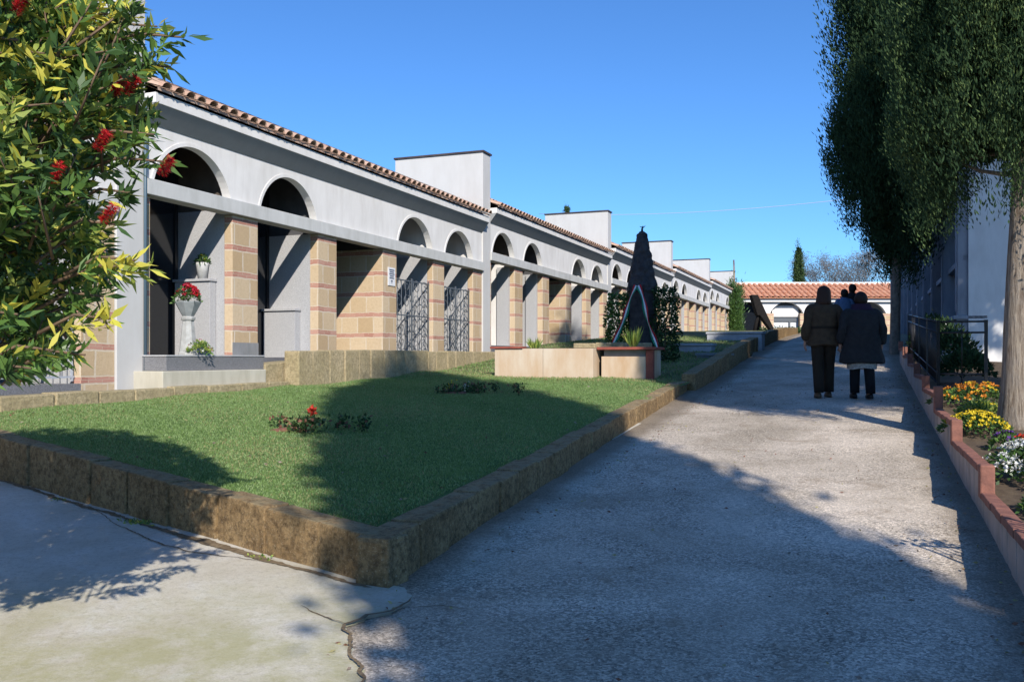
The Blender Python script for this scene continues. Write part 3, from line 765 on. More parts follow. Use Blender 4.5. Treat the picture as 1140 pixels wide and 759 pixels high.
# ------------------------------------------------------------------ trees
def cypress(name, label, a, b, zb, prof, crown0, vis_top, n_fine, n_coarse, sz=.085, lean=(0, 0), trunk_r=.17, prx=.22, bark='bark_pale', m=('cyp_a', 'cyp_b'), group='cypresses beside the path', seed=1, limbs=True, plumes=190):
    """prof: list of (z above base, radius)"""
    rs = np.random.RandomState(seed)
    root = thing(name, label, 'tree', a, b, zb, 0, group)
    H = prof[-1][0]; zs = [p[0] for p in prof]; rr = [p[1] for p in prof]
    def gen(n, z0, z1, per, sz, clump, depth=.30):
        # weight heights by radius
        z = rs.uniform(z0, z1, n*3); keep = rs.uniform(0, 1, n*3) < np.interp(z, zs, rr)/max(rr); z = z[keep][:n]; n = len(z)
        th = rs.uniform(0, 2*math.pi, n)
        np_ = max(12, int(plumes*(z1-z0)/10)); pz = rs.uniform(z0, z1, np_*3); kk = rs.uniform(0, 1, np_*3) < np.interp(pz, zs, rr)/max(rr); pz = pz[kk][:np_]; np_ = len(pz)
        nr_ = 10; pt = rs.randint(0, nr_, np_)*2*math.pi/nr_+seed+.25*np.sin(pz*1.1+seed)+rs.normal(0, .10, np_); ps = rs.uniform(.7, 1.3, np_); pin = rs.uniform(.66, 1.0, np_)
        ii = rs.randint(0, np_, n); rx = .82*min(prx, .32*max(rr))*ps[ii]; rz = .85*ps[ii]
        q = rs.normal(0, 1, (n, 3)); q /= np.linalg.norm(q, axis=1, keepdims=True); q[:, 2] = q[:, 2]
        th = pt[ii]; Rm = np.interp(pz[ii], zs, rr)*pin[ii]
        cen = np.stack([np.cos(th)*Rm, np.sin(th)*Rm, pz[ii]], 1)
        q *= (1-.35*rs.uniform(0, 1, n)**2)[:, None]
        taper = np.clip(1-.45*q[:, 2], .4, 1.3)
        c0 = cen+np.stack([q[:, 0]*rx*taper, q[:, 1]*rx*taper, q[:, 2]*rz], 1)
        # a share of plain shell to close the gaps deeper in
        z_ = z; R_ = np.interp(z_, zs, rr)*(.60+.16*rs.uniform(0, 1, n)); t_ = rs.uniform(0, 2*math.pi, n)
        c1 = np.stack([np.cos(t_)*R_, np.sin(t_)*R_, z_], 1); sel = rs.uniform(0, 1, n) < .14
        c = np.where(sel[:, None], c1, c0); out = c*np.array([1, 1, 0]); out /= np.maximum(np.linalg.norm(out, axis=1, keepdims=True), .01)
        c = c+np.stack([lean[0]*c[:, 2]**2/12, lean[1]*c[:, 2]**2/12, 0*z], 1); lump = np.where(sel, 0.0, rs.uniform(0, 1, np_)[ii]*1.4)
        C = np.repeat(c, per, 0); O = np.repeat(out, per, 0); m_ = len(C)
        off = rs.normal(0, 1, (m_, 3))*np.array([clump, clump, clump*1.9]); C = C+off
        D = O*.40+np.array([0, 0, 1.0])+rs.normal(0, .34, (m_, 3))
        return leafquads(C, D, rs.uniform(.7, 1.7, m_)*sz, rs.uniform(.22, .42, m_)*sz, rs), np.repeat((lump > .5).astype(int), per)
    Vs = []; Ms = []
    if n_fine:
        V, q = gen(n_fine, crown0, vis_top, 46, sz, sz*1.0); Vs.append(V); Ms.append(np.where(rs.uniform(0, 1, len(V)) < .65, q, 1-q))
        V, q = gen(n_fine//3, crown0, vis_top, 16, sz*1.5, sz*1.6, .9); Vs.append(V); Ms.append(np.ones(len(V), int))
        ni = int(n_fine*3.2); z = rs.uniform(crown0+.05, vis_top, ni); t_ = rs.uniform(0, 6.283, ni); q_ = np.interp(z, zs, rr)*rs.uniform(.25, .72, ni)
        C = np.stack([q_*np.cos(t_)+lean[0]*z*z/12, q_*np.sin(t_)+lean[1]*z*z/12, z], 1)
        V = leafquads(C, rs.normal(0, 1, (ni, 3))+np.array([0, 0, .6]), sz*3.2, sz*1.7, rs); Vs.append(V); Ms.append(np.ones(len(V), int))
    if n_coarse:
        V, q = gen(n_coarse, vis_top if n_fine else crown0, H, 14, .26, .16, .7); Vs.append(V); Ms.append(q)
    V = np.concatenate(Vs); mi = np.concatenate(Ms)
    quads_obj('crown', V, list(m), mi, root)
    mb = MB(); rt = trunk_r; tz = [-.3, 0, .3, .9, 1.6, 2.4, 3.4, 5.5, H*.6, H*.92]; rads = [rt*1.45, rt*1.25, rt*1.08, rt, rt*.97, rt*.9, rt*.75, rt*.6, rt*.4, .03]
    seg = 18; rings = []
    for i, (z, r) in enumerate(zip(tz, rads)):
        rings.append([(lean[0]*z*abs(z)/12+.03*math.sin(z*1.3+seed)+r*(1+.10*math.sin(3*t+z*.8)+.05*math.sin(7*t+z*2))*math.cos(t), lean[1]*z*abs(z)/12+.03*math.cos(z*1.1)+r*(1+.10*math.sin(3*t+z*.8)+.05*math.sin(7*t+z*2))*math.sin(t), z) for t in [2*math.pi*j/seg for j in range(seg)]])
    mb.rings(rings, bark); tr = mb.build('trunk', root)
    if limbs:
        mb = MB(); 
        for i in range(26):
            z = crown0-.5+rs.uniform(0, 1.3); t = rs.uniform(0, 2*math.pi); L = rs.uniform(.5, 1.35)
            p = Vector((lean[0]*z*z/12, lean[1]*z*z/12, z)); pts = [p]; d = Vector((math.cos(t), math.sin(t), rs.uniform(.0, .6)))
            for q in range(6):
                p = p + d*L/6; d = (d+Vector(rs.normal(0, .22, 3).tolist())).normalized(); pts.append(p)
            mb.tube(pts, [.03, .024, .018, .013, .01, .007, .004], 'bark_pale', 5)
            for q in range(2):
                j = rs.randint(2, 5); pp = pts[j]; d2 = Vector(rs.normal(0, 1, 3).tolist()).normalized(); mb.tube([pp, pp+d2*.14, pp+d2*.3+Vector((0, 0, -.03))], [.008, .006, .003], 'bark_pale', 4)
        mb.build('branches', root)
    return root
SOIL = lambda a: interp(a, [-12, -2.3, -.2, 1.9, 5, 12], [-1.3, -.95, -.78, -.62, -.42, -.05])
def mulch_z(a): return SOIL(a)
T1 = cypress('cypress_tree', 'big cypress with pale trunk in the flower bed, lit green crown, right edge', .86, 10.15, -.62,
        [(2.4, .55), (2.7, .95), (3.2, 1.25), (4, 1.42), (7, 1.40), (10, 1.1), (13, .72), (15, .38), (16, .05)], 2.6, 6.6, 8200, 1300, .036, (.03, -.072), .17, seed=3, prx=.27)
cypress('cypress_tree', 'dark shaded cypress behind, standing at the left end of the mausoleum', 14.9, 9.45, .1,
        [(2.2, .25), (2.9, .55), (4, 1.05), (4.9, 1.55), (6, 1.3), (8, 1.4), (10.5, 1.25), (14, .5), (15, .05)], 2.35, 11, 5200, 400, .075, (0, 0), .11, m=('cyp_b', 'cyp_b'), bark='bark', prx=.42, plumes=150, seed=11, limbs=False)  # darker leaf colour throughout, so its shade is partly painted in
# unseen neighbours that cast the tree shadows lying on the lawn and path
TA = cypress('cypress_tree', 'tall cypress behind the viewer whose shadow lies across the lawn and path', 0, 0, 0,
        [(4.2, .6), (5, 1.2), (6, 1.32), (8, 1.55), (10, 1.5), (11.8, 1.3), (13.5, .85), (14.9, .1)], 4.2, 4.2, 0, 4600, lean=(0, 0), trunk_r=.2, seed=5, limbs=False)
TA.location = (2.64, -4.2, EYE-1.4); TA.rotation_euler = (0, 0, 0)
cypress('cypress_tree', 'cypress out of frame to the right shading the mausoleum end wall', 4.6, 14.6, -.4,
        [(6.3, .4), (6.9, 1.2), (8, 1.8), (10, 1.7), (12, 1.1), (14, .1)], 6.3, 6.3, 0, 1800, trunk_r=.18, seed=6, limbs=False)
TD = cypress('cypress_tree', 'cypress just out of frame right of the flower bed, shading the path by the walkers', 0, 0, 0,
        [(3.6, .5), (4.2, 1.3), (6, 1.5), (9, 1.45), (11, 1.1), (14, .1)], 3.6, 3.6, 0, 2600, trunk_r=.18, seed=8, limbs=False)
TD.location = (7.7, 7.3, EYE-.6); TD.rotation_euler = (0, 0, 0)
def wtree_at(o, x, y, z): o.location = (x, y, EYE+z); o.rotation_euler = (0, 0, 0)
t = cypress('cypress_tree', 'slim distant cypress rising behind the terracotta roof', 0, 0, 0, [(.5, .3), (3, .40), (6, .36), (8.5, .05)], .5, 8.5, 420, 0, .13, trunk_r=.12, seed=21, limbs=False, group='distant trees'); wtree_at(t, .319*92, 92, 2.6)
t = cypress('cypress_tree', 'tip of a small cypress showing above the second white end wall', 0, 0, 0, [(.5, .3), (4, .34), (8, .3), (10.6, .06)], .5, 10.6, 350, 0, .09, trunk_r=.12, seed=22, limbs=False, group='distant trees'); wtree_at(t, .061*62, 62, -.25)
t = cypress('clipped_hedge_tree', 'clipped green column hedge at the far end of the arcade', 0, 0, 0, [(.0, .36), (1.5, .42), (2.9, .36), (3.3, .1)], .0, 3.3, 500, 0, .12, trunk_r=.08, m=('leaf_green', 'leaf_dark'), seed=23, limbs=False, group=None); wtree_at(t, .2475*63, 63, 1.35)
if 'group' in t: del t['group']
def bare_tree(label, x, y, z, H, seed, spread=.42):
    rs = np.random.RandomState(seed); root = bpy.data.objects.new('bare_tree', None); S.collection.objects.link(root); root.location = (x, y, EYE+z); tagit(root, label, 'tree', 'distant trees')
    mb = MB(); mb.tube([(0, 0, -.5), (0, 0, H*.25), (.1, 0, H*.5)], [.22, .18, .12], 'bark', 7); mb.build('trunk', root)
    tips = []; mb = MB()
    def br(p, d, L, r, k):
        q = p+d*L; mb.tube([p, (p+q)/2+Vector(rs.normal(0, .05*L, 3).tolist()), q], [r, r*.8, r*.6], 'haze_twig', 4)
        tips.append(q)
        if k:
            for _ in range(3): br(q, (d+Vector(rs.normal(0, spread, 3).tolist())+Vector((0, 0, .12))).normalized(), L*.72, r*.6, k-1)
    for i in range(9): br(Vector((0, 0, H*(.25+.03*i))), Vector((rs.normal(0, .6), rs.normal(0, .6), .8)).normalized(), H*.24, .07, 4)
    mb.build('branches', root)
    T_ = np.array([list(t) for t in tips]); T_ = T_[rs.randint(0, len(T_), 5200)]+rs.normal(0, .28, (5200, 3))
    quads_obj('crown', leafquads(T_, rs.normal(0, 1, (5200, 3)), .26, .05, rs), ['haze_twig', 'bark'], rs.randint(0, 2, 5200)*0, root)
bare_tree('hazy leafless tree behind the terracotta roof, just right of the slim cypress', .350*100, 100, 2.2, 8.6, 4)
bare_tree('hazy leafless tree behind the roof, partly behind the dark cypress crown', .386*100, 100, 2.2, 8.8, 9)

# ------------------------------------------------------------------ bottlebrush bush, near left
def bush():
    rs = np.random.RandomState(17)
    root = bpy.data.objects.new('bottlebrush_bush', None); S.collection.objects.link(root); root.location = (-2.45, 3.5, EYE-1.2)
    tagit(root, 'large leafy bush with red brush flowers and yellow leaves at the left edge', 'bush')
    V = []; MI = []; mb = MB(); flow = MB()
    def whorl(p, d, kind, n=16, L=.085, spread=.9):
        ax = d/np.linalg.norm(d); 
        t = rs.uniform(-.11, .02, n); C = p+ax*t[:, None]
        side = rs.normal(0, 1, (n, 3)); side -= (side@ax)[:, None]*ax; side /= np.linalg.norm(side, axis=1, keepdims=True)
        D = side*spread+ax*(.55+rs.uniform(-.2, .5, n))[:, None]
        V.append(leafquads(C, D, rs.uniform(.7, 1.15, n)*L, rs.uniform(.013, .026, n), rs, rs.uniform(.4, .6))); MI.append(np.where(rs.uniform(0, 1, n) < .8, kind, rs.randint(0, 3, n)))
    # visible silhouette built around real branches arching from the stems
    def envelope(x, y, z):
        # ellipsoid around (0,0) in local coords, z from .95 up
        return ((x+.30)/1.40)**2+((y+.15)/1.25)**2+((z-2.25)/1.5)**2
    stems = [(-.35, -.1), (-.15, .15), (-.5, .25), (-.25, -.3), (-.55, -.05)]
    for sx, sy in stems: mb.tube([(sx*.3-.3, sy*.3, -.2), (sx*.6-.15, sy*.6, .6), (sx, sy, 1.3), (sx*1.2, sy*1.3, 2.4), (sx*1.6, sy*1.7, 3.2)], [.05, .042, .035, .024, .012], 'twig', 7)
    cnt = 0
    while cnt < 6200:
        p = rs.uniform([-1.7, -1.4, 1.10], [1.3, 1.15, 3.4]); e = envelope(*p)
        if e > 1.0: continue
        if e < .30 and rs.uniform() < .7: continue
        # irregular gaps
        if math.sin(p[0]*4.1+p[2]*3)*math.sin(p[1]*4.7-p[2]*2.2)+rs.uniform(-.3, .3) > .52: continue
        # taper: the lower part hangs further to the left
        if p[0] > 2.45-interp(p[2], [1.1, 1.5, 2.0, 2.2, 2.6, 2.8, 3.1], [.500, .470, .455, .415, .410, .50, .62])*(3.5+p[1])+.06*math.sin(p[2]*9): continue
        if p[2] > 2.7 and p[0] > .85: continue
        o = np.array([p[0]+.3, p[1], (p[2]-1.4)*.7+.25]); o /= np.linalg.norm(o); d = o*.7+np.array([0, 0, .35])+rs.normal(0, .35, 3)
        if p[2] < 1.3: d[2] -= .5*rs.uniform()
        top = (p[2]-1.9)/1.5
        r = rs.uniform()
        kind = 2 if r < .05+.12*max(0, top) else (3 if r < .22+.25*max(0, top) else (0 if r < .62 else 1))
        whorl(p, d, kind, rs.randint(13, 22), rs.uniform(.055, .085))
        d /= np.linalg.norm(d)
        if cnt % 3 == 0: q = p-d*.28; mb.tube([Vector((q*.8+np.array([-.1, 0, .35])*.4*0 + q*.2).tolist()), Vector((p-d*.12).tolist()), Vector(p.tolist())], [.006, .0045, .003], 'twig', 4)
        cnt += 1
    # twigs reaching out to the right, seen against the sky and wall
    def reach(x, y, z, kind, tail=.5):
        p = np.array([x, y, z]); q = p+np.array([-tail, 0, -.05]); mid = (p+q)/2+np.array([0, 0, .04])
        mb.tube([Vector(q.tolist()), Vector(mid.tolist()), Vector(p.tolist())], [.008, .006, .004], 'twig', 5)
        for t in (0, .25, .5): whorl(p+(q-p)*t*.8, np.array([.8, 0, .3])+rs.normal(0, .3, 3), kind if t < .3 else 0, 15, .085)
    def at(px, py, Z): return ((px-570)/1000*Z+2.45, Z-3.5, (398-py)/1000*Z+1.2)
    for px, py, Z, k in ((205, 42, 3.4, 0), (190, 75, 3.5, 3), (172, 150, 3.3, 0), (150, 290, 3.2, 2), (165, 300, 3.3, 3), (122, 355, 3.2, 2), (95, 395, 3.2, 0), (182, 180, 3.5, 0), (150, 20, 3.4, 2), (175, 30, 3.5, 3), (110, 10, 3.3, 2), (20, 45, 3.0, 2), (50, 60, 3.1, 3), (10, 90, 3.1, 2), (140, 120, 3.4, 0), (128, 250, 3.3, 3), (60, 390, 3.0, 0), (35, 410, 3.0, 1), (20, 350, 3.0, 0), (115, 330, 3.3, 0), (148, 215, 3.4, 1)):
        reach(*at(px, py, Z), k, .35 if px > 160 else .25)
    # red brushes
    def brush(p, d):
        n = 420; ax = Vector(d).normalized(); L = .085
        C = []; D = []
        for i in range(n):
            t = rs.uniform(-.5, .5)*L; s = Vector(rs.normal(0, 1, 3).tolist()); s -= ax*s.dot(ax); s.normalize()
            C.append(list(Vector(p)+ax*t)); D.append(list(s+ax*.25))
        V2 = leafquads(np.array(C), np.array(D), rs.uniform(.018, .030, n), .0022, rs)
        return V2
    BR = []
    for px, py, Z in ((118, 160, 3.25), (66, 195, 3.1), (188, 188, 3.45), (135, 100, 3.4), (150, 98, 3.4), (28, 8, 3.1), (125, 240, 3.3)):
        x, y, z = at(px, py, Z); BR.append(brush((x, y-.03, z), (.5, -.3, .5))); 
    for q in BR: quads_obj('flower', q, ['petal_red'], np.zeros(len(q), int), root)
    quads_obj('foliage', np.concatenate(V), ['leaf_green', 'leaf_dark', 'leaf_yellow', 'leaf_lime'], np.concatenate(MI), root)
    mb.build('branches', root)
bush()

# ------------------------------------------------------------------ planters, flower beds
def planter_wall():
    root = thing('brick_planter', 'stepped pinkish planter wall with red brick coping along the right side of the path', 'planter', 0, 0, 0)
    B = 9.45; mb = MB(); cp = MB(); ps = MB()
    segs = [(-12.8, -10.7), (-10.7, -8.6), (-8.6, -6.5), (-6.5, -4.4), (-4.4, -2.29), (-2.29, -.18), (-.18, 1.9), (1.9, 4.0), (4.0, 6.1), (6.1, 8.2), (8.2, 10.3), (10.3, 12.4)]
    for i, (a0, a1) in enumerate(segs):
        k = i-4; z = (-.91+.17*k if k <= 2 else -.40+.15*(k-3)) 
        n = 12
        for j in range(n):
            x0 = a0+(a1-a0)*j/n; x1 = a0+(a1-a0)*(j+1)/n
            mb.box(x0+.003, x1-.003, -B-.062, -B+rnd.uniform(-.003, .003), G(a0)-.2, z-.055, 'pinkish_render')
        mb.box(a0+.14, a1, -B-.058, -B-.012, G(a0)-.2, z-.056, 'soil')
        nb = 9; cp = MB()
        for j in range(nb):
            x0 = a0+(a1-a0)*j/nb; x1 = a0+(a1-a0)*(j+1)/nb
            cp.box(x0+.004, x1-.004, -B-.068, -B+.016+rnd.uniform(-.003, .003), z-.053, z+rnd.uniform(-.003, .003), 'red_brick')
        cp.build('coping', root, bevel=.006)
        # riser block at the upper step
        zn = (-.91+.17*(k+1) if k+1 <= 2 else -.40+.15*(k+1-3)); 
        ps = MB(); ps.box(a1+.002, a1+.12, -B-.072, -B+.02, z-.05, zn+(.0 if k != 2 else .07)+.012, 'red_brick'); ps.build('riser', root, bevel=.01)
    mb.build('wall', root, bevel=.004); 
    struct(grid(fr(-12.8, 12.4, 60), fr(9.505, 16, 16), lambda a, b: SOIL(a)+.03*math.sin(a*4+b*3), 'soil'), 'flower_bed_soil')
planter_wall()
def mound(name, label, a, b, z, r, h, petals, n_leaf=900, n_fl=90, fs=.03, leaf=('leaf_green', 'leaf_dark'), seed=1, group=None, ls=.05):
    rs = np.random.RandomState(seed); root = thing(name, label, 'plant', a, b, z, 0, group)
    th = rs.uniform(0, 6.283, n_leaf); u = rs.uniform(0, 1, n_leaf)**.5; q = rs.uniform(.55, 1, n_leaf)
    lump = 1+.18*np.sin(th*3+seed)+.1*np.sin(th*7)
    C = np.stack([r*u*lump*np.cos(th), r*u*lump*np.sin(th), h*np.sqrt(np.clip(1-u**2, .03, 1))*q*.92], 1)
    D = C*np.array([1, 1, 1.2])/r+rs.normal(0, .6, (n_leaf, 3))
    quads_obj('foliage', leafquads(C, D, rs.uniform(.7, 1.2, n_leaf)*ls, ls*.45, rs), list(leaf), rs.randint(0, 2, n_leaf), root)
    V = []; MI = []
    for i in range(n_fl):
        t = rs.uniform(0, 6.283); uu = rs.uniform(0, 1)**.5*.95; lp = 1+.18*math.sin(t*3+seed)+.1*math.sin(t*7)
        p = np.array([r*uu*lp*math.cos(t), r*uu*lp*math.sin(t), h*math.sqrt(max(.04, 1-uu*uu))*rs.uniform(.92, 1.1)])
        n = p/np.array([r, r, h*.8]); n /= np.linalg.norm(n); k = 11
        D = rs.normal(0, 1, (k, 3)); D -= (D@n)[:, None]*n; D /= np.linalg.norm(D, axis=1, keepdims=True); D += n*rs.uniform(.15, .7, k)[:, None]
        V.append(leafquads(np.repeat(p[None], k, 0), D, fs*rs.uniform(.8, 1.1), fs*.45, rs, .6)); MI.append(np.full(k, rs.randint(0, len(petals))))
    quads_obj('blossoms', np.concatenate(V), ['petal_'+c for c in petals], np.concatenate(MI), root)
    return root
def bed():
    z = SOIL
    mound('chrysanthemum', 'orange chrysanthemums at the foot of the black railing', 2.75, 9.95, z(2.7), .46, .26, ['orange', 'yellow', 'orange'], 1500, 170, .032, seed=2)
    mound('chrysanthemum', 'bright yellow chrysanthemums beside the cypress trunk', .55, 9.72, z(.5)+.0, .30, .20, ['yellow'], 900, 150, .03, seed=3)
    mound('bedding_flower', 'white flowers spilling over the near planter at the right edge', -1.75, 9.88, z(-1.7)+.0, .34, .30, ['white'], 1300, 150, .036, seed=4)
    mound('bedding_flower', 'red and orange flowers behind the white ones in the planter', -.95, 9.98, z(-.9), .22, .22, ['scarlet', 'orange'], 500, 34, .034, seed=5)
    mound('bedding_flower', 'small purple flowers next to the red flowers in the planter', -.45, 9.82, z(-.5), .13, .18, ['purple'], 240, 16, .03, seed=6)
    mound('leafy_plant', 'low green plant hanging over the nearest brick coping', -2.75, 9.82, z(-2.6), .22, .16, ['white'], 600, 8, .02, seed=7)
    mound('leafy_plant', 'grey green plant left of the orange flowers behind the planter wall', 1.6, 9.85, z(1.6), .22, .2, ['yellow'], 600, 14, .02, ('leaf_lime', 'leaf_green'), seed=8)
    mound('shrub', 'small pale green shrub between the railing and the tree trunk', 6.2, 11.6, z(6.2)+.1, .45, .50, ['white'], 1800, 22, .02, ('leaf_lime', 'leaf_dark'), seed=9)
    for i, (a, b, r, h) in enumerate(((5.6, 10.1, .32, .42), (7.4, 10.05, .40, .70), (9.3, 10.05, .45, .90), (11.0, 10.0, .42, .95))):
        mound('grave_plant', ['dark plant just inside the railing corner', 'dark plant second from the railing corner', 'dark plant inside the railing by the mausoleum corner', 'dark plant farthest along inside the railing'][i], a, b, z(a)+.1, r, h, ['white', 'pink', 'white', 'yellow'][i:i+1], 1100, 5, .022, ('cyp_b', 'cyp_b'), seed=30+i, group='grave plants inside the black railing', ls=.09)
    # stems with leaves in the lawn beds
bed()
def lawn_bed(label, a, b, r, seed, petals, n=26, mul=True):
    rs = np.random.RandomState(seed); z = lawn_z(a, b)
    root = thing('lawn_flower_patch', label, 'plant', a, b, z, 0, 'flower patches set in the front lawn')
    if mul:
        mb = MB(); k = 20; mb.rings([[(-.22+r*s*.42*(1+.25*math.sin(3*t+seed)+.15*math.sin(7*t))*math.cos(t), r*s*.34*(1+.2*math.sin(2*t)+.15*math.sin(5*t))*math.sin(t), zz) for t in [2*math.pi*j/k for j in range(k)]] for s, zz in ((1, .004), (.7, .035), (.3, .045))], 'mulch'); mb.build('mulch', root)
    N = 620; c = rs.normal(0, 1, (9, 2))*np.array([r*.55, r*.25]); q = c[rs.randint(0, 9, N)]+rs.normal(0, .045, (N, 2))
    C = np.stack([q[:, 0], q[:, 1], rs.uniform(.015, .14, N)], 1); D = rs.normal(0, 1, (N, 3))+np.array([0, 0, .5])
    quads_obj('foliage', leafquads(C, D, .05, .028, rs), ['leaf_dark', 'cyp_b', 'mulch'], rs.choice([0, 0, 1, 1, 2], N), root)
    return root
t = lawn_bed('patch of dark seedlings with one tall red flower in the front lawn', -1.71, 3.74, .48, 3, ['red'])
mb = MB(); mb.tube([(-.02, 0, 0), (-.015, .01, .12), (-.02, .0, .2)], .004, 'leaf_green', 5); st = mb.build('stem', t)
P = np.repeat(np.array([[-.02, 0, .2]]), 40, 0)+nr.normal(0, .012, (40, 3)); D = nr.normal(0, 1, (40, 3))+np.array([0, 0, .3])
quads_obj('blossom', leafquads(P, D, .045, .03), ['petal_scarlet'], np.zeros(40, int), t)
t.rotation_euler[2] += R(-68)
t = lawn_bed('dark seedling patch with small yellow and white blooms farther up the lawn', 2.6, 3.5, .48, 5, ['yellow'])
t.rotation_euler[2] += R(-68)
for nm, pos, n in (('yellow', (-.30, 0, .1), 26), ('white', (-.1, .05, .12), 12)):
    P = np.repeat(np.array([pos]), n, 0)+nr.normal(0, .035, (n, 3)); D = nr.normal(0, 1, (n, 3))+np.array([0, 0, .3])
    quads_obj('blossoms', leafquads(P, D, .03, .02), ['petal_'+nm], np.zeros(n, int), t)

# cream planters between the two lawns
def planters():
    root = thing('stone_planter', 'long cream stone planter with dark rim behind the front lawn', 'planter', 6.0, 2.45, -.1)
    mb = MB(); n = 2; x0 = 0
    for i in range(n):
        y0, y1 = -1.86*i/n, -1.86*(i+1)/n
        mb.box(0, .75, y1+.003, y0-.003, -.6, .26, 'cream')
    mb.build('front_slab', root, bevel=.006)
    mb = MB(); mb.box(.06, .70, -1.8, -.05, .262, .27, 'soil'); mb.build('soil_fill', root)
    mb = MB(); mb.box(-.03, .2, -.55, .08, .262, .30, 'red_stone'); mb.build('rim', root, bevel=.004)
    r2 = thing('stone_planter', 'small cream planter with a red stone top and red corner post', 'planter', 6.25, 4.38, -.1)
    mb = MB(); mb.box(0.03, .7, -.80, -.0, -.6, .12, 'cream'); mb.build('body', r2, bevel=.006)
    mb = MB(); mb.box(.10, .7, -.78, -.03, .122, .235, 'grey_stone'); mb.build('recess', r2)
    mb = MB(); mb.box(0.0, .14, -.93, -.805, -.6, .235, 'red_stone'); mb.box(.15, .7, -.92, -.805, -.6, .235, 'cream'); mb.build('post', r2, bevel=.004)
    mb = MB(); mb.box(-.06, .75, -.98, .06, .238, .285, 'red_stone'); mb.build('top_slab', r2, bevel=.006)
    rs = np.random.RandomState(4)
    for (a, b, z, h, n, label, mm, fl) in ((6.5, 4.9, .18, .42, 70, 'spiky yellow green plant growing in the red topped planter', ('leaf_lime', 'leaf_green'), 1), (6.35, 3.1, .15, .26, 60, 'small green fern growing in the long cream planter', ('leaf_green', 'leaf_lime'), 0)):
        o = thing('potted_plant', label, 'plant', a, b, z); t = rs.uniform(0, 6.28, n); 
        C = np.stack([.05*np.cos(t), .05*np.sin(t), np.zeros(n)], 1); D = np.stack([np.cos(t)*.35, np.sin(t)*.35, np.ones(n)], 1)+rs.normal(0, .15, (n, 3))
        quads_obj('leaves', leafquads(C, D, rs.uniform(.5, 1, n)*h, .03, rs, .4), list(mm), rs.randint(0, 2, n), o)
    kerb('low_wall', 'short tuff wall standing just behind the long cream planter', [(7.4, 3.5, .28, -.3), (7.4, 5.0, .28, -.3)], .25, .5, 'tuff_pale', side=1)
planters()

# ------------------------------------------------------------------ obelisk with tricolour ribbon
def obelisk():
    A, B = 9.7, 4.32
    z0 = -.1
    root = thing('obelisk', 'dark rough stone obelisk with tricolour ribbon on the upper lawn', 'monument', A, B, 0)
    # location solved for the picture: x about 713
    mb = MB()
    def sq(z, r, rot=.35, n=6):
        r *= .78
        return [(r*math.cos(rot+2*math.pi*j/n), r*math.sin(rot+2*math.pi*j/n), z) for j in range(n)]
    mb.rings([sq(1.40, .44), sq(1.52, .45), sq(1.60, .40), sq(2.0, .31), sq(2.5, .185), sq(2.62, .15), sq(2.68, .06)], 'obelisk_stone', True, False); sh = mb.build('shaft', root, bevel=.01)
    d = sh.modifiers.new('sub', 'SUBSURF'); d.subdivision_type = 'SIMPLE'; d.levels = 4; d.render_levels = 4
    tx = bpy.data.textures.new('rock', 'CLOUDS'); tx.noise_scale = .12
    dm = sh.modifiers.new('disp', 'DISPLACE'); dm.texture = tx; dm.strength = .07
    mb = MB(); mb.box(-.42, .42, -.42, .42, -.6, .1, 'grey_stone'); mb.build('base_step', root, bevel=.01)
    mb = MB(); mb.rings([sq(.1, .46), sq(1.35, .40), sq(1.40, .42)], 'obelisk_stone', True, False); mb.build('pedestal', root, bevel=.01)
    mb = MB(); mb.tube([(0, 0, 2.66), (0, 0, 2.74), (.0, -.02, 2.80)], [.03, .02, .008], 'bronze', 6); mb.tube([(0, -.07, 2.80), (0, -.02, 2.76), (0, .05, 2.79)], [.006, .014, .006], 'bronze', 5); mb.build('finial', root)
    # ribbons: three stripes each, draped from the top of the pedestal
    for s, lo in ((1, .0), (-1, .05)):
        for j, c in enumerate(('flag_green', 'flag_white', 'flag_red')):
            rs = []
            for q in range(21):
                t = q/20; y = s*(.02+.47*t+.012*math.sin(t*9)); x = -.44-.30*t; z = 1.50-1.36*t+.03*math.sin(t*7)
                w0, w1 = (j-1.5)*.034, (j-.5)*.034; tw = math.sin(t*8)*1.25
                rs.append([(x+w0*math.sin(tw)*.8, y+s*w0*math.cos(tw), z+.5*w0), (x+w1*math.sin(tw)*.8, y+s*w1*math.cos(tw), z+.5*w1)])
            mb = MB(); mb.rings(rs, c, False, True, False); o = mb.build('ribbon', root); sm = o.modifiers.new('sol', 'SOLIDIFY'); sm.thickness = .004
    # ivy and shrubs
    for (da, db, r, h, label, mm, sd_) in ((-.15, -.50, .27, 1.50, 'green ivy shrub on the left side of the obelisk', ('leaf_green', 'leaf_dark'), 41), (-.05, .50, .30, 1.62, 'dark shrub on the right side of the obelisk', ('leaf_dark', 'cyp_b'), 42)):
        rs = np.random.RandomState(sd_); o = thing('shrub', label, 'plant', A+da, B+db, -.15, 0, 'shrubs beside the obelisk'); n = 2600
        th = rs.uniform(0, 6.28, n); z = rs.uniform(0, h, n); rr = r*(1-.25*(z/h)**3)*np.sqrt(rs.uniform(.3, 1, n))*(1+.15*np.sin(z*9+th*3))
        C = np.stack([rr*np.cos(th), rr*np.sin(th), z], 1); D = C*np.array([1, 1, 0])+rs.normal(0, .3, (n, 3))+np.array([0, 0, .15])
        quads_obj('foliage', leafquads(C, D, .07, .045, rs), list(mm), rs.randint(0, 2, n), o)
        mb = MB(); mb.tube([(0, 0, -.1), (.02, 0, h*.6)], [.02, .01], 'twig', 5); mb.build('stem', o)
obelisk()
